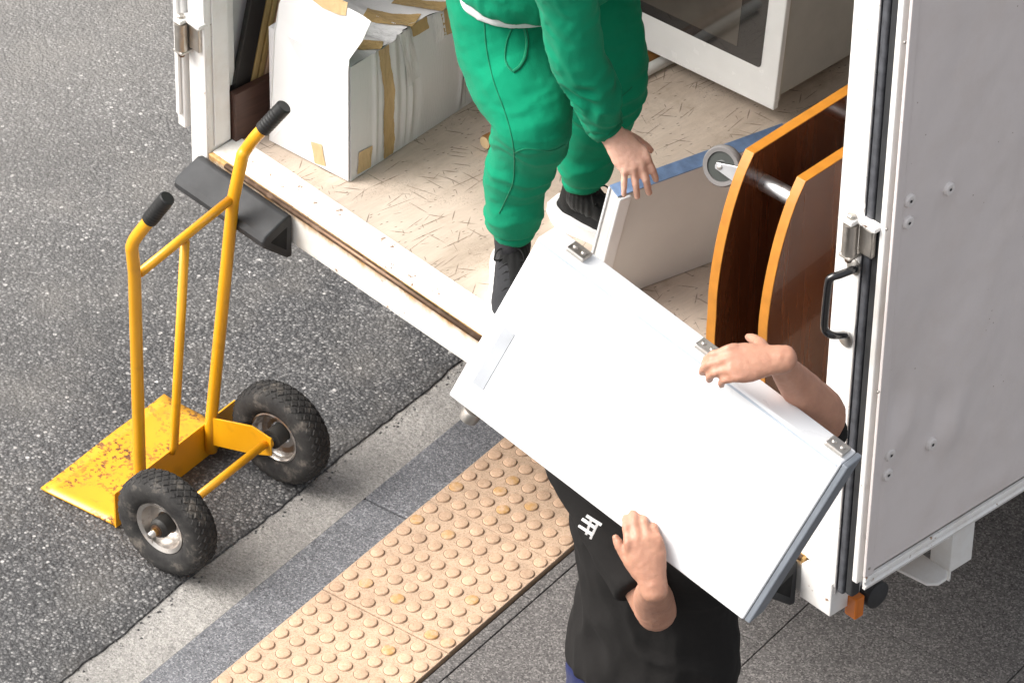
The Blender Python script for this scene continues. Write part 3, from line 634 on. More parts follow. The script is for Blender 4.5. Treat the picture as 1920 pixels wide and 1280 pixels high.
# ================================================================== the oven at the back
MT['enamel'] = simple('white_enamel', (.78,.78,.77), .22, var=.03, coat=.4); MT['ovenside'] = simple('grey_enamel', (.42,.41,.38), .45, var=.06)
MT['glass'] = simple('black_oven_glass', (.022,.022,.023), .06, var=.1, coat=1); MT['window'] = simple('brown_oven_window', (.075,.066,.056), .08, var=.35, scale=4, coat=1)
MT['gasket'] = simple('beige_gasket', (.42,.39,.33), .6)
oc = onZ(1450, 208, F+.054); xo = Vector((1, .125, 0)).normalized(); yo0 = Vector((-xo.y, xo.x, 0)); ln = rad(5.2)
zo = Vector((0,0,1))*math.cos(ln) + yo0*math.sin(ln); yo = yo0*math.cos(ln) - Vector((0,0,1))*math.sin(ln)
oven = empty('oven', oc - xo*.3 + yo*.3, 'white built-in oven with black glass door tipped back on the load floor', 'oven')
OA = (xo, yo, zo); Ov = lambda name, mb, mat, **k: make(name, mb, MT[mat], oven, **k)
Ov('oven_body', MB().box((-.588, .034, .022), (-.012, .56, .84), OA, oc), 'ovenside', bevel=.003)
Ov('door_gasket', MB().box((-.594, .021, .012), (-.006, .034, .60), OA, oc), 'gasket', bevel=.003)
od = Ov('oven_door', MB().box((-.60, 0, 0), (0, .020, .60), OA, oc), 'enamel', bevel=.003); od['_base'] = (0,0,0)
gl = MB(); pts = []
for cx, cz, a0 in ((-.062,.108,-90), (-.062,.53,0), (-.538,.53,90), (-.538,.108,180)):
    for k in range(5): a = rad(a0+k*22.5); pts.append(oc + xo*(cx+.010*math.cos(a)) + zo*(cz+.010*math.sin(a)) - yo*.0015)
gl.prism(pts, yo*.0012); make('door_glass', gl, MT['glass'], od)
make('door_window', MB().box((-.50, -.0022, .128), (-.128, -.0016, .47), OA, oc), MT['window'], od)
make('rack_bar', MB().tube([oc + xo*-.135 - yo*.0035 + zo*.275, oc + xo*-.49 - yo*.0035 + zo*.275], .0022, 8), MT['alu'], od)
for k in range(10): make('rack_wire', MB().tube([oc + xo*(-.155-.036*k) - yo*.003 + zo*.277, oc + xo*(-.155-.036*k) - yo*.003 + zo*.292], .0013, 6), MT['alu'], od)
Ov('control_panel', MB().box((-.60, 0, .606), (0, .03, .72), OA, oc), 'enamel', bevel=.003)
for k in range(4): Ov('knob', MB().lathe(oc + xo*(-.10-.13*k) + zo*.663, -yo, [(.02,0),(.019,.018),(.015,.02)], 18), 'grip', smooth=40)
for x in (-.54, -.10): Ov('foot', MB().tube([oc + xo*x + yo*.16 + zo*.023, (oc + xo*x + yo*.16)*1 + Vector((0,0,F+.001-(oc + xo*x + yo*.16).z))], .016, 12), 'rubber')

# ================================================================== wooden trolley lying on its side
MT['veneer'] = m_wood('dark_cherry_veneer', (.075,.022,.009), (.14,.045,.017), .16, (18, 18, 1.6), .6); MT['band'] = simple('orange_edge_band', (.47,.185,.022), .4, var=.12, scale=30)
yt = Vector((-.075, .997, 0)).normalized(); xt = Vector((yt.y, -yt.x, 0))
tc = onX(1397, 279, -.5); trolley = empty('trolley', Vector((tc.x+.08, tc.y+.25, F)), 'dark wooden trolley with two bow-fronted shelves and orange edging lying on its side', 'trolley')
cur = [onX(x, y, -.5) for x, y in ((1397,279),(1377,321),(1359,370),(1344,422),(1331,482),(1323,539),(1321,582))]
fy = [(p.z, (p-tc).dot(yt)) for p in cur]; zm = fy[-1][0]; ztop = fy[0][0]; zbot = F+.002
half = [( (z-zm)/(ztop-zm), y) for z, y in fy]
prof = [(zm+(ztop-zm)*s, y) for s, y in half] + [(zm-(zm-zbot)*s, y) for s, y in half[-2::-1]]
prof = [tuple(q) for q in cr(prof, 4)]
TD = .46
def outline(inset):
    n = len(prof); pts = []
    for k, (z, y) in enumerate(prof):
        zz = min(max(z, zbot+inset), ztop-inset); pts.append((y+inset, zz))
    return pts + [(TD-inset, zbot+inset), (TD-inset, ztop-inset)]
def shelf(off):
    o0 = Vector((tc.x, tc.y, 0)) + xt*off
    P = lambda y, z, x: o0 + yt*y + Vector((0,0,z)) + xt*x
    inn = outline(.0025); out = outline(0); n = len(inn)
    bd = make('shelf_board', MB().prism([P(y, z, 0) for y, z in inn], xt*.0262), MT['veneer'], trolley); bd['_base'] = (0,0,0)
    mb = MB(); vs = []
    for (y, z), (y2, z2) in zip(inn, out): vs += [P(y, z, .0006), P(y, z, .0256), P(y2, z2, .0256), P(y2, z2, .0006)]
    mb.add(vs, [(4*i+a, 4*i+(a+1)%4, 4*((i+1)%n)+(a+1)%4, 4*((i+1)%n)+a) for i in range(n) for a in range(4)])
    make('edge_band', mb, MT['band'], bd, bevel=.0008)
shelf(0); shelf(.145)
tp = hit(1432, 342, xt, Vector((tc.x, tc.y, 0)).dot(xt)+.0262)
for q in (tp, Vector((tp.x, tp.y, F+ (ztop-tp.z))), tp + yt*.32, Vector((tp.x, tp.y, F+(ztop-tp.z))) + yt*.32):
    make('spacer_tube', MB().tube([q, q+xt*.1186], .0195, 24), MT['alu'], trolley, smooth=40)
wc = hit(1356, 311, xt, Vector((tc.x, tc.y, 0)).dot(xt)-.062)
MT['castor'] = simple('grey_castor_rubber', (.17,.16,.155), .6); MT['castorh'] = simple('dark_castor_hub', (.045,.05,.045), .5)
def castor(wc):
    ca_ = Vector((.25, -.88, .32)).normalized()
    c_ = empty('castor', (0,0,0), None, None); c_.parent = trolley; c_.matrix_parent_inverse = Matrix.Translation(-trolley.location)
    def part(name, mb, mat, **k):
        q = make(name, mb, MT[mat], None, **k); q.parent = c_; return q
    part('castor_tyre', MB().lathe(wc, ca_, [(.034,-.011),(.043,-.012),(.046,-.008),(.047,0),(.046,.008),(.043,.012),(.034,.011)], 32, True), 'castor', smooth=40)
    part('castor_hub', MB().lathe(wc, ca_, [(.036,-.008),(.034,-.004),(.020,-.004),(.012,-.010),(.012,.010),(.020,.004),(.034,.004),(.036,.008)], 28), 'castorh', smooth=35)
    bx_ = xt.copy(); bx_ = (bx_-ca_*bx_.dot(ca_)).normalized(); by_ = ca_.cross(bx_)
    for s in (1, -1):
        o0 = wc + ca_*(.0145*s)
        pts = [o0+bx_*-.010+by_*.007, o0+bx_*-.012, o0+bx_*-.010-by_*.007, o0+bx_*.050-by_*.020, o0+bx_*.050+by_*.020]
        part('fork_arm', MB().prism(pts, ca_*(.0022*s)), 'alu', bevel=.0006)
    part('fork_top', MB().box((.049, -.022, -.018), (.056, .022, .018), (bx_, by_, ca_), wc), 'alu', bevel=.001)
    part('axle_bolt', MB().lathe(wc+ca_*.0165, ca_, [(.006,0),(.006,.003),(.003,.004)], 12), 'steel', smooth=40)
castor(wc); castor(Vector((wc.x, wc.y, F+.06)) + yt*.02)

# ================================================================== pale board with a blue top edge
MT['pale'] = simple('pale_grey_laminate', (.66,.65,.63), .38, var=.05, scale=5); MT['blue'] = simple('blue_edge_film', (.20,.30,.50), .4, var=.2, scale=40); MT['railw'] = simple('white_plastic_rail', (.80,.80,.80), .35, var=.03)
ZT = 1.165; A_ = onZ(1143, 347, ZT); B_ = onZ(1466, 231, ZT); ab = (B_-A_).normalized(); ax_ = Vector((ab.y, -ab.x, 0)); 
dn = (Vector((0,0,-1)) - ax_*.27).normalized(); nb = ab.cross(dn).normalized(); nb = nb if nb.dot(ax_) > 0 else -nb
LB = (B_-A_).length; HB = (ZT-F-.012)/-dn.z; TH = .036
pb = empty('cupboard_board', A_ + dn*HB, 'pale grey cupboard board with blue top edge, held by the person in green', 'board')
PA = (ab, dn, nb); PB = lambda name, mb, mat, **k: make(name, mb, MT[mat], pb, **k)
PB('board_panel', MB().box((.002, .004, .002), (LB, HB, TH), PA, A_), 'pale', bevel=.002)
PB('blue_edge', MB().prism([A_+nb*.0, A_+nb*(TH+.001), A_+nb*(TH+.001)+ab*(LB-.03), A_+nb*(TH*.6)+ab*(LB+.001), A_+ab*(LB+.001)], dn*.0035), 'blue', bevel=.0006)
PB('white_rail', MB().box((.000, .005, TH+.0006), (.034, HB, TH+.010), PA, A_), 'railw', bevel=.004, seg=3)
PB('end_strip', MB().box((-.003, .005, .0), (.001, HB, .006), PA, A_), 'railw', bevel=.001)

# ================================================================== the white panel being carried
el = (.779*CR + .591*CD - .209*CF).normalized(); es = (-.431*CR + .746*CD + .508*CF); es = (es - el*es.dot(el)).normalized(); et = el.cross(es)
if et.dot(CF) < 0: et = -et
MAN = Vector((.04, -.587, 0))
Dp = (Vector((MAN.x, MAN.y, 1.3))-CAM).dot(CF) - .40
pc = CAM + ray(1207, 808)*Dp
PL, PH, PT = 727*Dp/FPX, 400*Dp/FPX, .076
panel = empty('appliance_panel', pc + es*PH/2, 'thick white panel with three clips on its top edge, carried by the person in black', 'panel')
CP = (el, es, et); Cp = lambda name, mb, mat, **k: make(name, mb, MT[mat] if isinstance(mat, str) else mat, panel, **k)
MT['pwhite'] = simple('gloss_white_panel', (.85,.86,.87), .3, var=.015, scale=3, coat=.2); MT['pgrey'] = simple('grey_end_cap', (.20,.22,.25), .45)
Cp('panel_body', MB().box((-PL/2, -PH/2, 0), (PL/2-.014, PH/2, PT), CP, pc), 'pwhite', bevel=.005, seg=3)
Cp('end_cap', MB().box((PL/2-.0135, -PH/2, .004), (PL/2, PH/2, PT), CP, pc), 'pgrey', bevel=.003)
def pfront(x, y, d=0): return hit(x, y, et, (pc+et*d).dot(et))
def ploc(p): return ((p-pc).dot(el), (p-pc).dot(es), (p-pc).dot(et))
for k, s in enumerate((-.40, .02, .44)):
    c0 = pc + el*(PL*s) - es*(PH/2) + et*.038
    cl = Cp('clip', MB().box((-.022, -.009, -.020), (.022, .0, .022), CP, c0), 'steel', bevel=.003); cl['_base'] = (0,0,0)
    for q in (-.010, .010): make('clip_screw', MB().lathe(c0 + el*q - es*.009, -es, [(.006,0),(.005,.003),(.002,.004)], 12), MT['steel'], cl, smooth=40)
p0, p1_ = pfront(955, 619), pfront(896, 724)
x0, y0, _ = ploc(p0); x1, y1, _ = ploc(p1_); xm = (x0+x1)/2
hd = Cp('grip_recess', MB().box((xm-.014, min(y0,y1), -.0012), (xm+.014, max(y0,y1), .004), CP, pc), simple('light_grey_plastic', (.50,.52,.55), .4), bevel=.001)
f0 = pc + el*(-PL/2+.050) + es*(PH/2) + et*.04
Cp('foot', MB().lathe(f0, es, [(.009,0),(.009,.016),(.019,.018),(.021,.028),(.019,.042),(.012,.046)], 20), 'steel', smooth=35)
Cp('face_trim', MB().box((-PL/2+.006, -PH/2+.006, -.0012), (PL/2-.02, -PH/2+.011, .002), CP, pc), simple('pale_blue_trim', (.50,.55,.62), .4), bevel=.0005)

# ================================================================== people
def loft(chain, side=None, seg=18, k=5, cap=1.0):
    """chain: rows (point, ra, rb); ra along 'side', rb across"""
    rows = [list(p)+[a, b] for p, a, b in chain]; R = cr(rows, k); pts = R[:, :3]; n = len(pts); mb = MB()
    t = np.array([pts[min(i+1,n-1)]-pts[max(i-1,0)] for i in range(n)]); t /= np.linalg.norm(t, axis=1)[:, None]
    s = np.array(side if side is not None else ((1,0,0) if abs(t[0][0]) < .8 else (0,1,0)), float); rings = []
    def ring(c, tt, a, b):
        nonlocal s
        s = s - tt*s.dot(tt); s /= np.linalg.norm(s); q = np.cross(tt, s)
        return [Vector(c + s*math.cos(2*math.pi*j/seg)*a + q*math.sin(2*math.pi*j/seg)*b) for j in range(seg)]
    a0, b0 = R[0, 3:]; a1, b1 = R[-1, 3:]
    for h in (80, 50, 25):
        c, q = math.cos(rad(h)), math.sin(rad(h)); rings.append(ring(pts[0]-t[0]*min(a0, b0)*q*cap, t[0], a0*c, b0*c))
    for i in range(n): rings.append(ring(pts[i], t[i], R[i, 3], R[i, 4]))
    for h in (25, 50, 80):
        c, q = math.cos(rad(h)), math.sin(rad(h)); rings.append(ring(pts[-1]+t[-1]*min(a1, b1)*q*cap, t[-1], a1*c, b1*c))
    m_ = len(rings); vs = [p for r in rings for p in r]
    mb.add(vs, [(i*seg+j, i*seg+(j+1)%seg, (i+1)*seg+(j+1)%seg, (i+1)*seg+j) for i in range(m_-1) for j in range(seg)] + [tuple(reversed(range(seg))), tuple(range((m_-1)*seg, m_*seg))])
    return mb
def C3(*pts): return [(Vector(p[0]), p[1], p[2] if len(p) > 2 else p[1]) for p in pts]
def blob(name, lofts, voxel, mat, parent=None, smooth=6, disp=None):
    """union of lofts as one continuous skin: voxel remesh, relax, then folds"""
    mb = MB()
    for l in lofts: mb.add(l.v, l.f)
    me = bpy.data.meshes.new(name); me.from_pydata(mb.v, [], mb.f); recalc(me)
    tmp = bpy.data.objects.new('tmp', me); COL.objects.link(tmp); r = tmp.modifiers.new('r', 'REMESH'); r.mode = 'VOXEL'; r.voxel_size = voxel
    dg = bpy.context.evaluated_depsgraph_get(); out = bpy.data.meshes.new_from_object(tmp.evaluated_get(dg)); bpy.data.objects.remove(tmp); bpy.data.meshes.remove(me)
    n = len(out.vertices); co = np.empty(n*3); out.vertices.foreach_get('co', co); co = co.reshape(-1, 3)
    ed = np.empty(len(out.edges)*2, int); out.edges.foreach_get('vertices', ed); ed = ed.reshape(-1, 2); deg = np.bincount(ed.ravel(), minlength=n)[:, None].clip(1)
    def relax(co, lam):
        s = np.zeros_like(co)
        for ax in range(3): s[:, ax] = np.bincount(ed[:,0], co[ed[:,1], ax], n) + np.bincount(ed[:,1], co[ed[:,0], ax], n)
        return co + lam*(s/deg - co)
    for _ in range(smooth): co = relax(relax(co, .55), -.50)
    if disp:
        out.vertices.foreach_set('co', co.ravel()); out.update(); nr = np.empty(n*3); out.vertices.foreach_get('normal', nr); co = co + nr.reshape(-1, 3)*disp(co)[:, None]
        for _ in range(2): co = relax(relax(co, .5), -.48)
    out.vertices.foreach_set('co', co.ravel()); out.update(); out.name = name; out.materials.clear(); out.materials.append(mat); out.shade_smooth()
    return link(bpy.data.objects.new(name, out), parent)
def ridge(p): return 1 - 2*np.abs(vnoise(p))
def rot(v, ax, a): return Matrix.Rotation(a, 3, ax) @ v
def hand(W_, fwd, back, thumb, curls, fdirs=None, th=None, s=1.0, spread=7):
    """lofts of a hand: palm, four fingers of different length bent at three joints, thumb from the side of the palm"""
    fwd = fwd.normalized(); thumb = (thumb-fwd*thumb.dot(fwd)).normalized(); back = (back-fwd*back.dot(fwd)-thumb*back.dot(thumb)).normalized()
    L = [loft(C3((W_-fwd*.02*s, .027*s, .020*s), (W_+fwd*.015*s, .031*s, .018*s), (W_+fwd*.055*s, .040*s, .0165*s), (W_+fwd*.086*s, .038*s, .0135*s)), side=thumb)]
    sgn = 1 if thumb.cross(fwd).dot(back) > 0 else -1
    for k, (off, ln, r, base) in enumerate(((.0295, .073, .0092, .088), (.0098, .081, .0096, .093), (-.0105, .075, .0090, .089), (-.0290, .059, .0080, .080))):
        p = W_ + (fwd*base + thumb*off)*s; d = fdirs[k].normalized() if fdirs else rot(fwd, back, rad(spread*(1.2-k)*.8)*sgn)
        ax = d.cross(back).normalized(); pts = [(p-d*.02*s, r*1.0*s), (p+back*.003*s, r*1.10*s)]; cur = p
        for j, (fr_, c) in enumerate(zip((.46, .29, .25), curls[k])):
            d = rot(d, ax, -rad(c)); q = cur + d*(ln*fr_*s); pts.append(((cur+q)/2, r*(.95-.06*j)*s)); pts.append((q, r*(1.0-.09*j)*s)); cur = q
        L.append(loft(C3(*[(a, b, b) for a, b in pts]), seg=12, k=3))
    t0 = W_ + (fwd*.022 + thumb*.022 - back*.004)*s; td = (th or (fwd*.75 + thumb*.62 - back*.30)).normalized(); bend = (td + (fwd-thumb*.3)*.35).normalized()
    L.append(loft(C3((t0, .015*s), (t0+td*.030*s, .0135*s), (t0+td*.045*s, .0105*s), (t0+td*.045*s+bend*.024*s, .0105*s), (t0+td*.045*s+bend*.040*s, .0075*s)), seg=12, k=4))
    return L
def head(c, f, up, s=1.0):
    r = f.cross(up).normalized(); L = []
    L.append(loft(C3((c-f*.055*s+up*.02*s, .060*s, .07*s), (c+up*.035*s, .078*s, .092*s), (c+f*.045*s+up*.02*s, .066*s, .085*s)), side=r))
    L.append(loft(C3((c-up*.02*s+f*.01*s, .068*s, .075*s), (c-up*.07*s+f*.035*s, .055*s, .055*s), (c-up*.105*s+f*.06*s, .030*s, .028*s)), side=r))
    L.append(loft(C3((c+f*.088*s+up*.012*s, .009*s), (c+f*.104*s-up*.022*s, .013*s), (c+f*.095*s-up*.034*s, .014*s)), side=r, seg=10))
    L.append(loft(C3((c+f*.084*s-up*.062*s-r*.022*s, .007*s, .006*s), (c+f*.094*s-up*.062*s, .008*s, .009*s), (c+f*.084*s-up*.062*s+r*.022*s, .007*s, .006*s)), side=up, seg=10))
    for sd in (1, -1):
        e = c + r*sd*.078*s - f*.008*s; L.append(loft(C3((e-up*.030*s, .008*s, .006*s), (e+r*sd*.006*s, .016*s, .007*s), (e+up*.028*s, .014*s, .007*s)), side=f, seg=10))
    return L
def head_extras(c, f, up, hair, parent, s=1.0):
    r = f.cross(up).normalized(); ew = simple('eye_white', (.7,.68,.66), .2); ed_ = simple('eye_iris', (.03,.02,.015), .15)
    for sd in (1, -1):
        e = c + f*.081*s + r*sd*.031*s + up*.006*s
        ey_ = make('eye', MB().lathe(e-f*.012, f, [(.002,0),(.009,.004),(.011,.010),(.008,.017),(.002,.020)], 14), ew, None, smooth=True); ey_.parent = parent
        ir = make('iris', MB().lathe(e+f*.0065, f, [(.0052,0),(.004,.0018)], 12), ed_, None, smooth=True); ir.parent = ey_
        br = make('eyebrow', MB().tube([e+up*.021-r*.016+f*.006, e+up*.025+f*.012, e+up*.020+r*.016+f*.006], .0035, 8), hair, None, smooth=True); br.parent = parent
    o = blob('hair', [loft(C3((c-f*.075*s+up*.0*s, .062*s, .08*s), (c-f*.035*s+up*.055*s, .083*s, .085*s), (c+f*.035*s+up*.075*s, .070*s, .055*s)), side=r)], .006, hair, None, 4, lambda p: .006*vnoise(p*70)+.003*vnoise(p*190)); o.parent = parent
def shoe(par, heel, d, up_m, sole_m, lace_m, length=.29):
    """heel: floor point under the heel's back; d: toe direction"""
    d = d.normalized(); r = d.cross(Vector((0,0,1))).normalized(); z = Vector((0,0,1))
    out = [(-.012, .020), (.02, .038), (.08, .041), (.14, .043), (.20, .052), (.245, .050), (.278, .035), (.296, .014)]
    sec = cr([(a, b) for a, b in out], 4); pts = [(a, b) for a, b in sec] + [(a, -b) for a, b in sec[::-1]]
    mb = MB(); n = len(pts); lv = []
    for zz, g, roll_ in ((.001, -.003, 1), (.012, .003, .4), (.028, .002, 0), (.036, -.004, 0)):
        for a, b in pts:
            tip = max(0, (a-.2)/.09)**2*.012; hk = max(0, (.06-a)/.06)**2*.008
            lv.append(heel + d*(a*length/.29 + (g*2 if a > .15 else -g*2)) + r*(b+math.copysign(g, b)) + z*(zz+tip+(hk if zz > .01 else 0) + (.010*max(0, 1-a/.12) if zz > .02 else 0)))
    m_ = 4; mb.add(lv, [(i*n+j, i*n+(j+1)%n, (i+1)*n+(j+1)%n, (i+1)*n+j) for i in range(m_-1) for j in range(n)] + [tuple(reversed(range(n))), tuple(range((m_-1)*n, m_*n))])
    sh = make('shoe', MB(), up_m, par); bpy.data.objects.remove(sh)
    P = lambda a, h, w=0: heel + d*a + z*h + r*w
    up_ = blob('shoe', [loft(C3((P(.028,.045), .030,.03), (P(.10,.046), .034,.032), (P(.17,.044), .039,.028), (P(.225,.042), .041,.023), (P(.262,.038), .030,.018)), side=r),
        loft(C3((P(.045,.06), .033,.040), (P(.060,.10), .034,.046), (P(.068,.125), .036,.048)), side=r), loft(C3((P(.075,.085), .028,.028), (P(.13,.075), .030,.022), (P(.18,.06), .03,.018)), side=r)], .0045, up_m, par, 5, lambda p: .0008*vnoise(p*90))
    up_['_base'] = (0,0,0)
    make('sole', mb, sole_m, up_, smooth=50)
    for k in range(5):
        a = .105+.020*k; h = .108-.0085*k; make('lace', MB().tube([P(a-.006,h-.014,-.024), P(a,h-.001,-.010), P(a+.004,h,.008), P(a+.010,h-.013,.024)], .0023, 6), lace_m, up_, smooth=True)
    for sg in (1, -1): make('lace', MB().tube(cr([tuple(q) for q in (P(.108,.110,0), P(.105,.125,.016*sg), P(.115,.122,.030*sg), P(.125,.106,.034*sg), P(.120,.104,.02*sg))], 4), .0021, 6), lace_m, up_, smooth=True)
    return up_
def on_ray(x, y, S, Wd, l1, l2):
    best = None; c = (S+Wd)/2; d0 = (c-CAM).dot(CF)
    for k in np.linspace(-.4, .4, 161):
        p = CAM + ray(x, y)*(d0+k); e = ((p-S).length-l1)**2 + ((p-Wd).length-l2)**2
        if best is None or e < best[0]: best = (e, p)
    return best[1]
def surf(o):
    return BVHTree.FromPolygons([v.co for v in o.data.vertices], [tuple(p.vertices) for p in o.data.polygons])
def shoot(bvh, x, y, off=.001):
    d = ray(x, y).normalized(); h = bvh.ray_cast(CAM, d)
    return None if h[0] is None else h[0] + h[1]*off
def seam(name, bvh, pix, r, mat, par, k=8):
    pts = [shoot(bvh, x, y, r*.2) for x, y in cr(pix, k)]; pts = [p for p in pts if p is not None]
    if len(pts) < 3: return
    good = [pts[0]]
    for p in pts[1:]:
        if (p-good[-1]).length < .05: good.append(p)
    if len(good) > 3: o = make(name, MB().tube(good, r, 6), mat, None, smooth=True); o.parent = par
Z = Vector((0,0,1))
SK1 = m_skin('fair_skin', (.72,.46,.355)); SK2 = m_skin('tanned_skin', (.46,.25,.17)); HR = simple('dark_hair', (.02,.014,.010), .55, var=.4, scale=90)

# ---- person in the green tracksuit, bending towards the board
Ra, Rc, Rk, Rt, Rh = onY(963,428,.205), onY(967,352,.200), onY(994,255,.195), onY(958,105,.235), onY(935,-40,.265)
La, Lc, Lk, Lt, Lh = onY(1093,336,.470), onY(1102,285,.475), onY(1140,178,.485), onY(1112,35,.470), onY(1050,-90,.440)
pel = (Rh+Lh)/2 + Vector((-.03,0,.06)); che = pel + Vector((.36,.0,.24)); nek = che + Vector((.13,0,.10)); hdc = nek + Vector((.10,0,.06))
Rs = che + Vector((.03,-.19,.03)); Ls = che + Vector((.03,.19,.03))
RW = onY(1147,252,.245); Rel = onY(1082,88,.175); Rs = onY(1045,-105,.14)
Lel = Ls + Vector((-.16,.10,-.20)); LWr = Lel + Vector((-.14,-.06,-.16))
fdir = (.63*CR + .77*CD + .10*CF).normalized(); tdir = (.77*CR - .62*CD); bdir = -CF
fds = [(.42*CR+.90*CD+.10*CF), (.30*CR+.95*CD+.12*CF), (.18*CR+.98*CD+.12*CF), (.02*CR+1.0*CD+.10*CF)]
hnd = hand(RW, fdir, bdir, tdir, ((16,24,14), (12,20,12), (10,18,10), (6,12,8)), fds, th=(.8*CR+.3*CD+.75*CF), s=1.0)
hd_f = Vector((.75,0,-.66)); hd_u = Vector((.66,0,.75))
body = hnd + head(hdc+hd_u*.02, hd_f, hd_u) + [
    loft(C3((RW+fdir*.012, .026,.021), (RW-fdir*.03, .027,.023), (Rel*.45+RW*.55, .036,.034), (Rel, .040), (Rs*.5+Rel*.5, .046), (Rs, .056)), side=tdir),
    loft(C3((LWr, .026), (Lel, .040), (Ls, .056))), loft(C3((LWr, .024,.02), (LWr+Vector((-.02,-.02,-.10)), .038,.014), (LWr+Vector((-.02,-.03,-.17)), .030,.012))),
    loft(C3((pel-Vector((.02,0,.03)), .14,.10), ((pel+che)/2, .135,.095), (che, .165,.105), (nek, .06,.06), (hdc-hd_u*.06, .052,.055)), side=(0,1,0)),
    loft(C3((Rh, .085), (Rt, .08), (Rk, .055), (Rc, .048), (Ra, .034), (Ra-Z*.05, .034))), loft(C3((Lh, .085), (Lt, .08), (Lk, .055), (Lc, .048), (La, .034), (La-Z*.05, .034))),
    loft(C3((Ra-Z*.05, .034), (Vector((Ra.x+.05,Ra.y-.045,F+.055)), .022), (Vector((Ra.x+.11,Ra.y-.10,F+.045)), .015))), loft(C3((La-Z*.05, .034), (Vector((La.x+.06,La.y+.013,F+.055)), .022), (Vector((La.x+.14,La.y+.03,F+.045)), .015)))]
g_p = blob('person', body, .0036, SK1, None, 5, lambda p: .0007*vnoise(p*160)); g_p['_base'] = (0,0,0)
tag(g_p, 'person in green tracksuit bending inside the truck, one hand on the pale board', 'person')
head_extras(hdc+hd_u*.02, hd_f, hd_u, HR, g_p)
GR = m_fabric('green_fleece', (.002,.245,.125), .12, .95, 700, .05); GR2 = m_fabric('green_fleece_rib', (.002,.20,.10), .14, .95, 700, .05)
def folds_leg(p):
    z = p[:,2]; low = np.exp(-((z-(F+.16))/.07)**2); kn = np.exp(-((z-(F+.40))/.09)**2); th_ = (z > F+.5)*1.0
    w = p + .03*np.stack([vnoise(p*11+3), vnoise(p*11+9), vnoise(p*11+17)], 1)
    return (.011*low+.0055*kn+.002)*ridge(w*np.array([5,5,27])) + (.0035+.004*th_)*ridge(w*np.array([7,7,6])+5) + .0018*vnoise(w*np.array([34,34,60]))
tr = blob('trousers', [
    loft(C3((Rh+Z*.06, .125), (Rh, .122), (Rt, .112), (Rk+Z*.07, .096), (Rk, .086,.082), (Rc+Z*.02, .073), (Rc-Z*.035, .068), (Ra+Z*.022, .055), (Ra+Z*.010, .042), (Ra-Z*.012, .040)), seg=24, cap=.15),
    loft(C3((Lh+Z*.06, .125), (Lh, .122), (Lt, .108), (Lk+Z*.06, .090), (Lk, .082), (Lc+Z*.02, .066), (Lc-Z*.03, .062), (La+Z*.022, .052), (La+Z*.010, .042), (La-Z*.012, .040)), seg=24, cap=.15),
    loft(C3((pel-Z*.06, .15,.13), (pel+Z*.06, .15,.13)), side=(0,1,0))], .0052, GR, g_p, 8, folds_leg)
for a_ in (Ra, La):
    mb = MB(); nn = 30
    for k in range(nn):
        t = 2*math.pi*k/nn; q = a_ + Vector((math.cos(t)*.0415, math.sin(t)*.0415, .004)); mb.tube([q+Vector((math.cos(t)*.003, math.sin(t)*.003, .016)), q, q-Vector((0,0,.018))], .0040, 6)
    mb.lathe(a_-Z*.016, Z, [(.030,0),(.0405,.001),(.042,.018),(.044,.034),(.03,.036)], 28)
    make('cuff', mb, GR2, g_p, smooth=True)
bt_ = surf(tr); WELT = m_fabric('green_piping', (.0035,.175,.085), .1)
seam('pocket_welt', bt_, [(983,50),(988,75),(985,105),(975,125),(962,135)], .0042, WELT, g_p)
seam('pocket_welt', bt_, [(962,50),(951,75),(947,105),(951,122),(961,134)], .0022, WELT, g_p)
seam('side_seam', bt_, [(907,25),(912,90),(925,150),(945,205),(958,250),(964,290),(962,340),(948,375),(936,400)], .0016, WELT, g_p)
seam('knee_seam', bt_, [(963,287),(985,279),(1010,281),(1035,282),(1058,272)], .0016, WELT, g_p)
seam('knee_seam', bt_, [(1150,190),(1162,183),(1175,173),(1185,163)], .0016, WELT, g_p)
# socks, shoes
SOCK = m_fabric('black_sock', (.012,.012,.012), .2); SH = m_fabric('charcoal_knit', (.034,.034,.037), .3, .8, 500, .0); SH2 = m_fabric('black_knit', (.012,.012,.012), .3, .8, 500, .05)
SOLE = simple('white_foam_sole', (.78,.77,.77), .55, var=.05); LACE = simple('black_lace', (.01,.01,.01), .8)
rf_ = Vector((.74,-.67,0)); lf_ = Vector((.97,.22,0))
for a_ in (Ra, La): blob('sock', [loft(C3((a_+Z*.005, .037), (a_-Z*.03, .039), (a_-Z*.05, .041))), loft(C3((a_-Z*.045, .042), (Vector((a_.x, a_.y, F+.07))+(rf_ if a_ is Ra else lf_)*.07, .030), (Vector((a_.x, a_.y, F+.055))+(rf_ if a_ is Ra else lf_)*.13, .020)))], .004, SOCK, g_p, 3, lambda p: .0012*np.sin(np.arctan2(p[:,1]-a_.y, p[:,0]-a_.x)*22))
rf = Vector((.74,-.67,0)).normalized(); hr_ = Vector((Ra.x, Ra.y, F)) - rf*.060 - CR*.010; shoe(g_p, hr_, rf, SH, SOLE, LACE)
lf = Vector((.97,.22,0)).normalized(); hl_ = Vector((La.x, La.y, F)) - lf*.068; shoe(g_p, hl_, lf, SH2, SOLE, LACE)
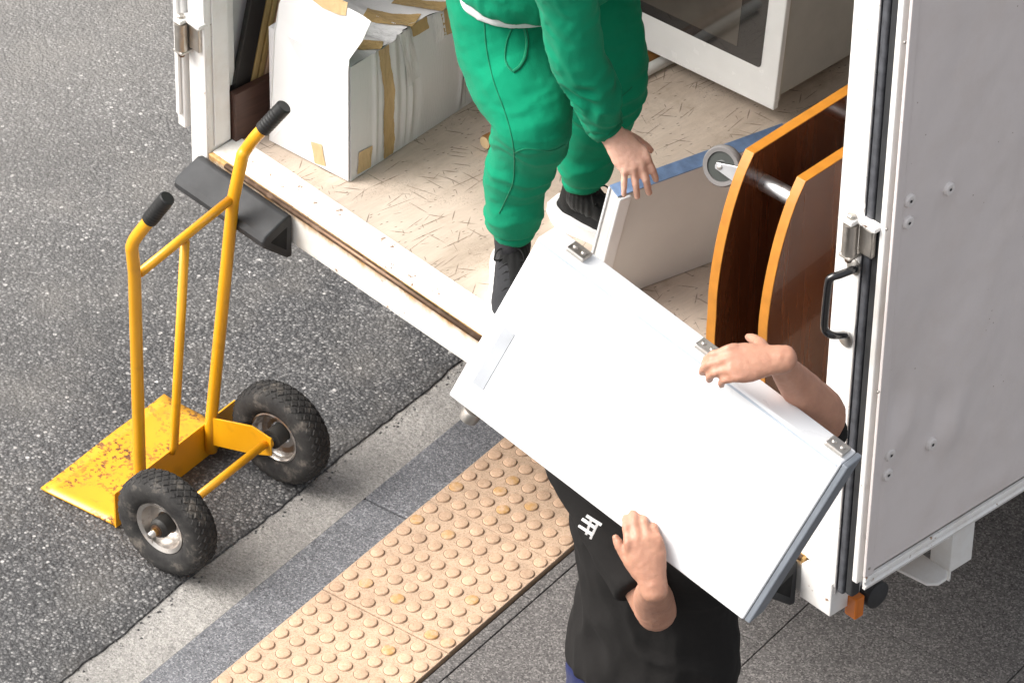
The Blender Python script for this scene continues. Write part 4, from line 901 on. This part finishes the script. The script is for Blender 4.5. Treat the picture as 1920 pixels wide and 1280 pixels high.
# white shirt hem and green sweatshirt
TEE = m_fabric('white_cotton', (.80,.80,.80), .04)
hp_ = onY(965,80,.14); hemc = Vector((Rh.x+.035, .352, hp_.z))
blob('shirt', [loft(C3((hemc, .218,.160), (hemc+Vector((.005,0,.06)), .216,.160), (pel+Vector((.06,0,.10)), .18,.15), (che, .16,.11)), side=(0,1,0), seg=28, cap=.06)], .007, TEE, g_p, 3, lambda p: .003*vnoise(p*np.array([30,30,9])))
def folds_sleeve(p):
    w = p + .02*np.stack([vnoise(p*14+3), vnoise(p*14+9), vnoise(p*14+17)], 1); z = p[:,2]
    amp = .0028 + .0055*np.exp(-((z-(RW.z+.12))/.09)**2)
    return amp*ridge(w*np.array([9,9,33]) + (p[:,0:1]*20)) + .0015*vnoise(w*45)
blob('sweatshirt', [
    loft(C3((hemc+Vector((.012,0,.034)), .226,.168), (hemc+Vector((.016,0,.07)), .228,.172), (pel+Vector((.07,0,.11)), .20,.16), (che, .19,.125), (nek-Vector((.03,0,.02)), .08,.075)), side=(0,1,0), seg=28, cap=.06),
    loft(C3((RW-fdir*.002, .034,.030), (RW-fdir*.03, .038,.035), (RW-fdir*.040, .044,.041), (RW*.6+Rel*.4, .052), (Rel+Vector((0,0,-.02)), .062), (Rel*.55+Rs*.45, .066), (Rs, .080), (che+Vector((.02,-.08,.0)), .09)), seg=24, cap=.1),
    loft(C3((LWr, .034), (LWr*.7+Lel*.3, .045), (Lel, .060), (Lel*.5+Ls*.5, .066), (Ls, .080), (che+Vector((.02,.08,0)), .09)), seg=20, cap=.1)], .0052, GR, g_p, 7, folds_sleeve)
mbc = MB().tube([RW-fdir*.006, RW-fdir*.004, RW-fdir*.018, RW-fdir*.034, RW-fdir*.037], [.028,.0365,.0405,.0425,.036], 26); make('cuff', mbc, GR2, g_p, smooth=True)

# ---- person in black carrying the white panel
fb = Vector((.33,-.945,0)).normalized(); rb_ = fb.cross(Z).normalized()            # facing, right hand side
M0 = MAN.copy(); at = lambda r, f, z: M0 + rb_*r + fb*f + Z*z
bRs, bLs = at(.185, .0, 1.385), at(-.185, .0, 1.385)
# right hand below, left hand over the top edge
W1 = pfront(1224,1092,-.040); f1 = (pfront(1210,1030,-.034)-W1).normalized(); t1 = -CR*.9 - CD*.3
h1 = hand(W1, f1, -et, t1, ((24,38,26),(26,40,26),(28,42,26),(30,44,26)), None, th=(-.62*CR - .78*CD + .1*CF), s=1.0, spread=5)
W2 = pfront(1446,690,-.004) - es*.022; f2 = (pfront(1396,680,-.040)-W2).normalized(); t2 = (-es*.6 + et*.7)
h2 = hand(W2, f2, -et - es*.5, t2, ((26,38,22),(28,40,22),(30,42,22),(32,44,22)), None, th=(f2*.5+et*.85-es*.05), s=1.0, spread=6)
bRe = on_ray(1226, 1140, bRs, W1, .29, .24); bLe = on_ray(1548, 785, bLs, W2, .29, .25)
bh = at(.03, .03, 1.535); hf_ = (fb*.9 + rb_*.45).normalized()
lk = [at(.095, .03, .50), at(-.095, .06, .50)]; lft = [at(.10, .0, .09), at(-.10, .10, .09)]
body = h1 + h2 + head(bh, hf_, Z) + [
    loft(C3((W1-f1*.005, .027,.021), (W1*.85+bRe*.15, .027,.025), (W1*.4+bRe*.6, .041,.038), (bRe, .040), ((bRe+bRs)/2, .046), (bRs, .055)), side=t1),
    loft(C3((W2-f2*.005, .027,.021), (W2*.85+bLe*.15, .028,.025), (W2*.4+bLe*.6, .042,.038), (bLe, .040), ((bLe+bLs)/2, .046), (bLs, .055)), side=t2),
    loft(C3((at(0,0,.90), .15,.105), (at(0,0,1.10), .135,.10), (at(0,.01,1.30), .165,.11), (at(0,0,1.42), .10,.07), (at(.01,.0,1.45), .055,.055), (bh-Z*.05, .052,.055)), side=rb_),
    ] + [loft(C3((at(s*.075, 0, .90), .070), ((k_+at(s*.09,0,.9))/2, .082), (k_, .056), ((k_+f_)/2, .052), (f_, .034), (f_-Z*.03, .034), (f_+fb*.10-Z*.05, .026), (f_+fb*.17-Z*.06, .02))) for s, k_, f_ in ((1, lk[0], lft[0]), (-1, lk[1], lft[1]))]
b_p = blob('person', body, .0038, SK2, None, 5, lambda p: .0007*vnoise(p*160)); b_p['_base'] = (0,0,0)
tag(b_p, 'person in black T-shirt and navy jeans standing on the pavement, carrying the white panel', 'person')
head_extras(bh, hf_, Z, HR, b_p)
BK = m_fabric('black_cotton', (.017,.0158,.0152), .25, 1, 700, 0); JN = m_fabric('navy_denim', (.015,.02,.075), .3, .9, 600, .1)
def folds_t(p):
    w = p + .03*np.stack([vnoise(p*9+3), vnoise(p*9+9), vnoise(p*9+17)], 1)
    low = np.exp(-((p[:,2]-.95)/.12)**2)
    return (.003+.006*low)*ridge(w*np.array([6,6,16])+p[:,0:1]*9) + .003*ridge(w*np.array([11,11,7])+4)
def toward(a, b, l): return a + (b-a).normalized()*l
shirt = blob('t_shirt', [
    loft(C3((at(0,0,.888), .188,.140), (at(0,0,.95), .180,.134), (at(0,.0,1.10), .166,.122), (at(0,.01,1.30), .188,.130), (at(0,0,1.42), .135,.085), (at(0,-.01,1.46), .075,.07)), side=rb_, seg=28, cap=.06),
    loft(C3((toward(bRe, bRs, .055), .062), (toward(bRe, bRs, .13), .066), (bRs, .078), (at(.08,0,1.37), .085)), seg=20, cap=.1),
    loft(C3((toward(bLe, bLs, .015), .058), (toward(bLe, bLs, .13), .066), (bLs, .078), (at(-.08,0,1.37), .085)), seg=20, cap=.1)], .0058, BK, b_p, 7, folds_t)
blob('jeans', [loft(C3((at(0,0,.97), .152,.112), (at(0,0,.86), .162,.125), (at(0,0,.80), .155,.12)), side=rb_)] +
    [loft(C3((at(s*.085, 0, .86), .105), ((k_+at(s*.09,0,.86))/2, .096), (k_, .078), ((k_+f_)/2, .070), (f_+Z*.0, .062), (f_-Z*.03, .062)), cap=.1) for s, k_, f_ in ((1, lk[0], lft[0]), (-1, lk[1], lft[1]))], .0065, JN, b_p, 6, lambda p: .004*ridge(p*np.array([9,9,22]))+.002*vnoise(p*40))
for f_ in lft:
    hq = Vector((f_.x, f_.y, .0)) - fb*.065; shoe(b_p, hq, fb, SH2, SOLE, LACE)
bs_ = surf(shirt); PRT = simple('white_print', (.72,.71,.70), .7)
for pix in ([(1092,972),(1118,990)], [(1100,966),(1128,984)], [(1086,984),(1112,1002)], [(1110,972),(1100,1002)], [(1122,980),(1108,1010)]):
    pts = [shoot(bs_, x, y, .0012) for x, y in [(pix[0][0]+(pix[1][0]-pix[0][0])*t, pix[0][1]+(pix[1][1]-pix[0][1])*t) for t in np.linspace(0, 1, 7)]]; pts = [p for p in pts if p is not None]
    if len(pts) > 2:
        mb = MB(); vs = []
        for i, p in enumerate(pts):
            d = (pts[min(i+1,len(pts)-1)]-pts[max(i-1,0)]).normalized(); n_ = d.cross(CF).normalized(); vs += [p+n_*.0032, p-n_*.0032]
        mb.add(vs, [(2*i, 2*i+2, 2*i+3, 2*i+1) for i in range(len(pts)-1)]); o = make('chest_print', mb, PRT, None); o.parent = b_p

for o in bpy.data.objects:
    if '_base' in o: del o['_base']
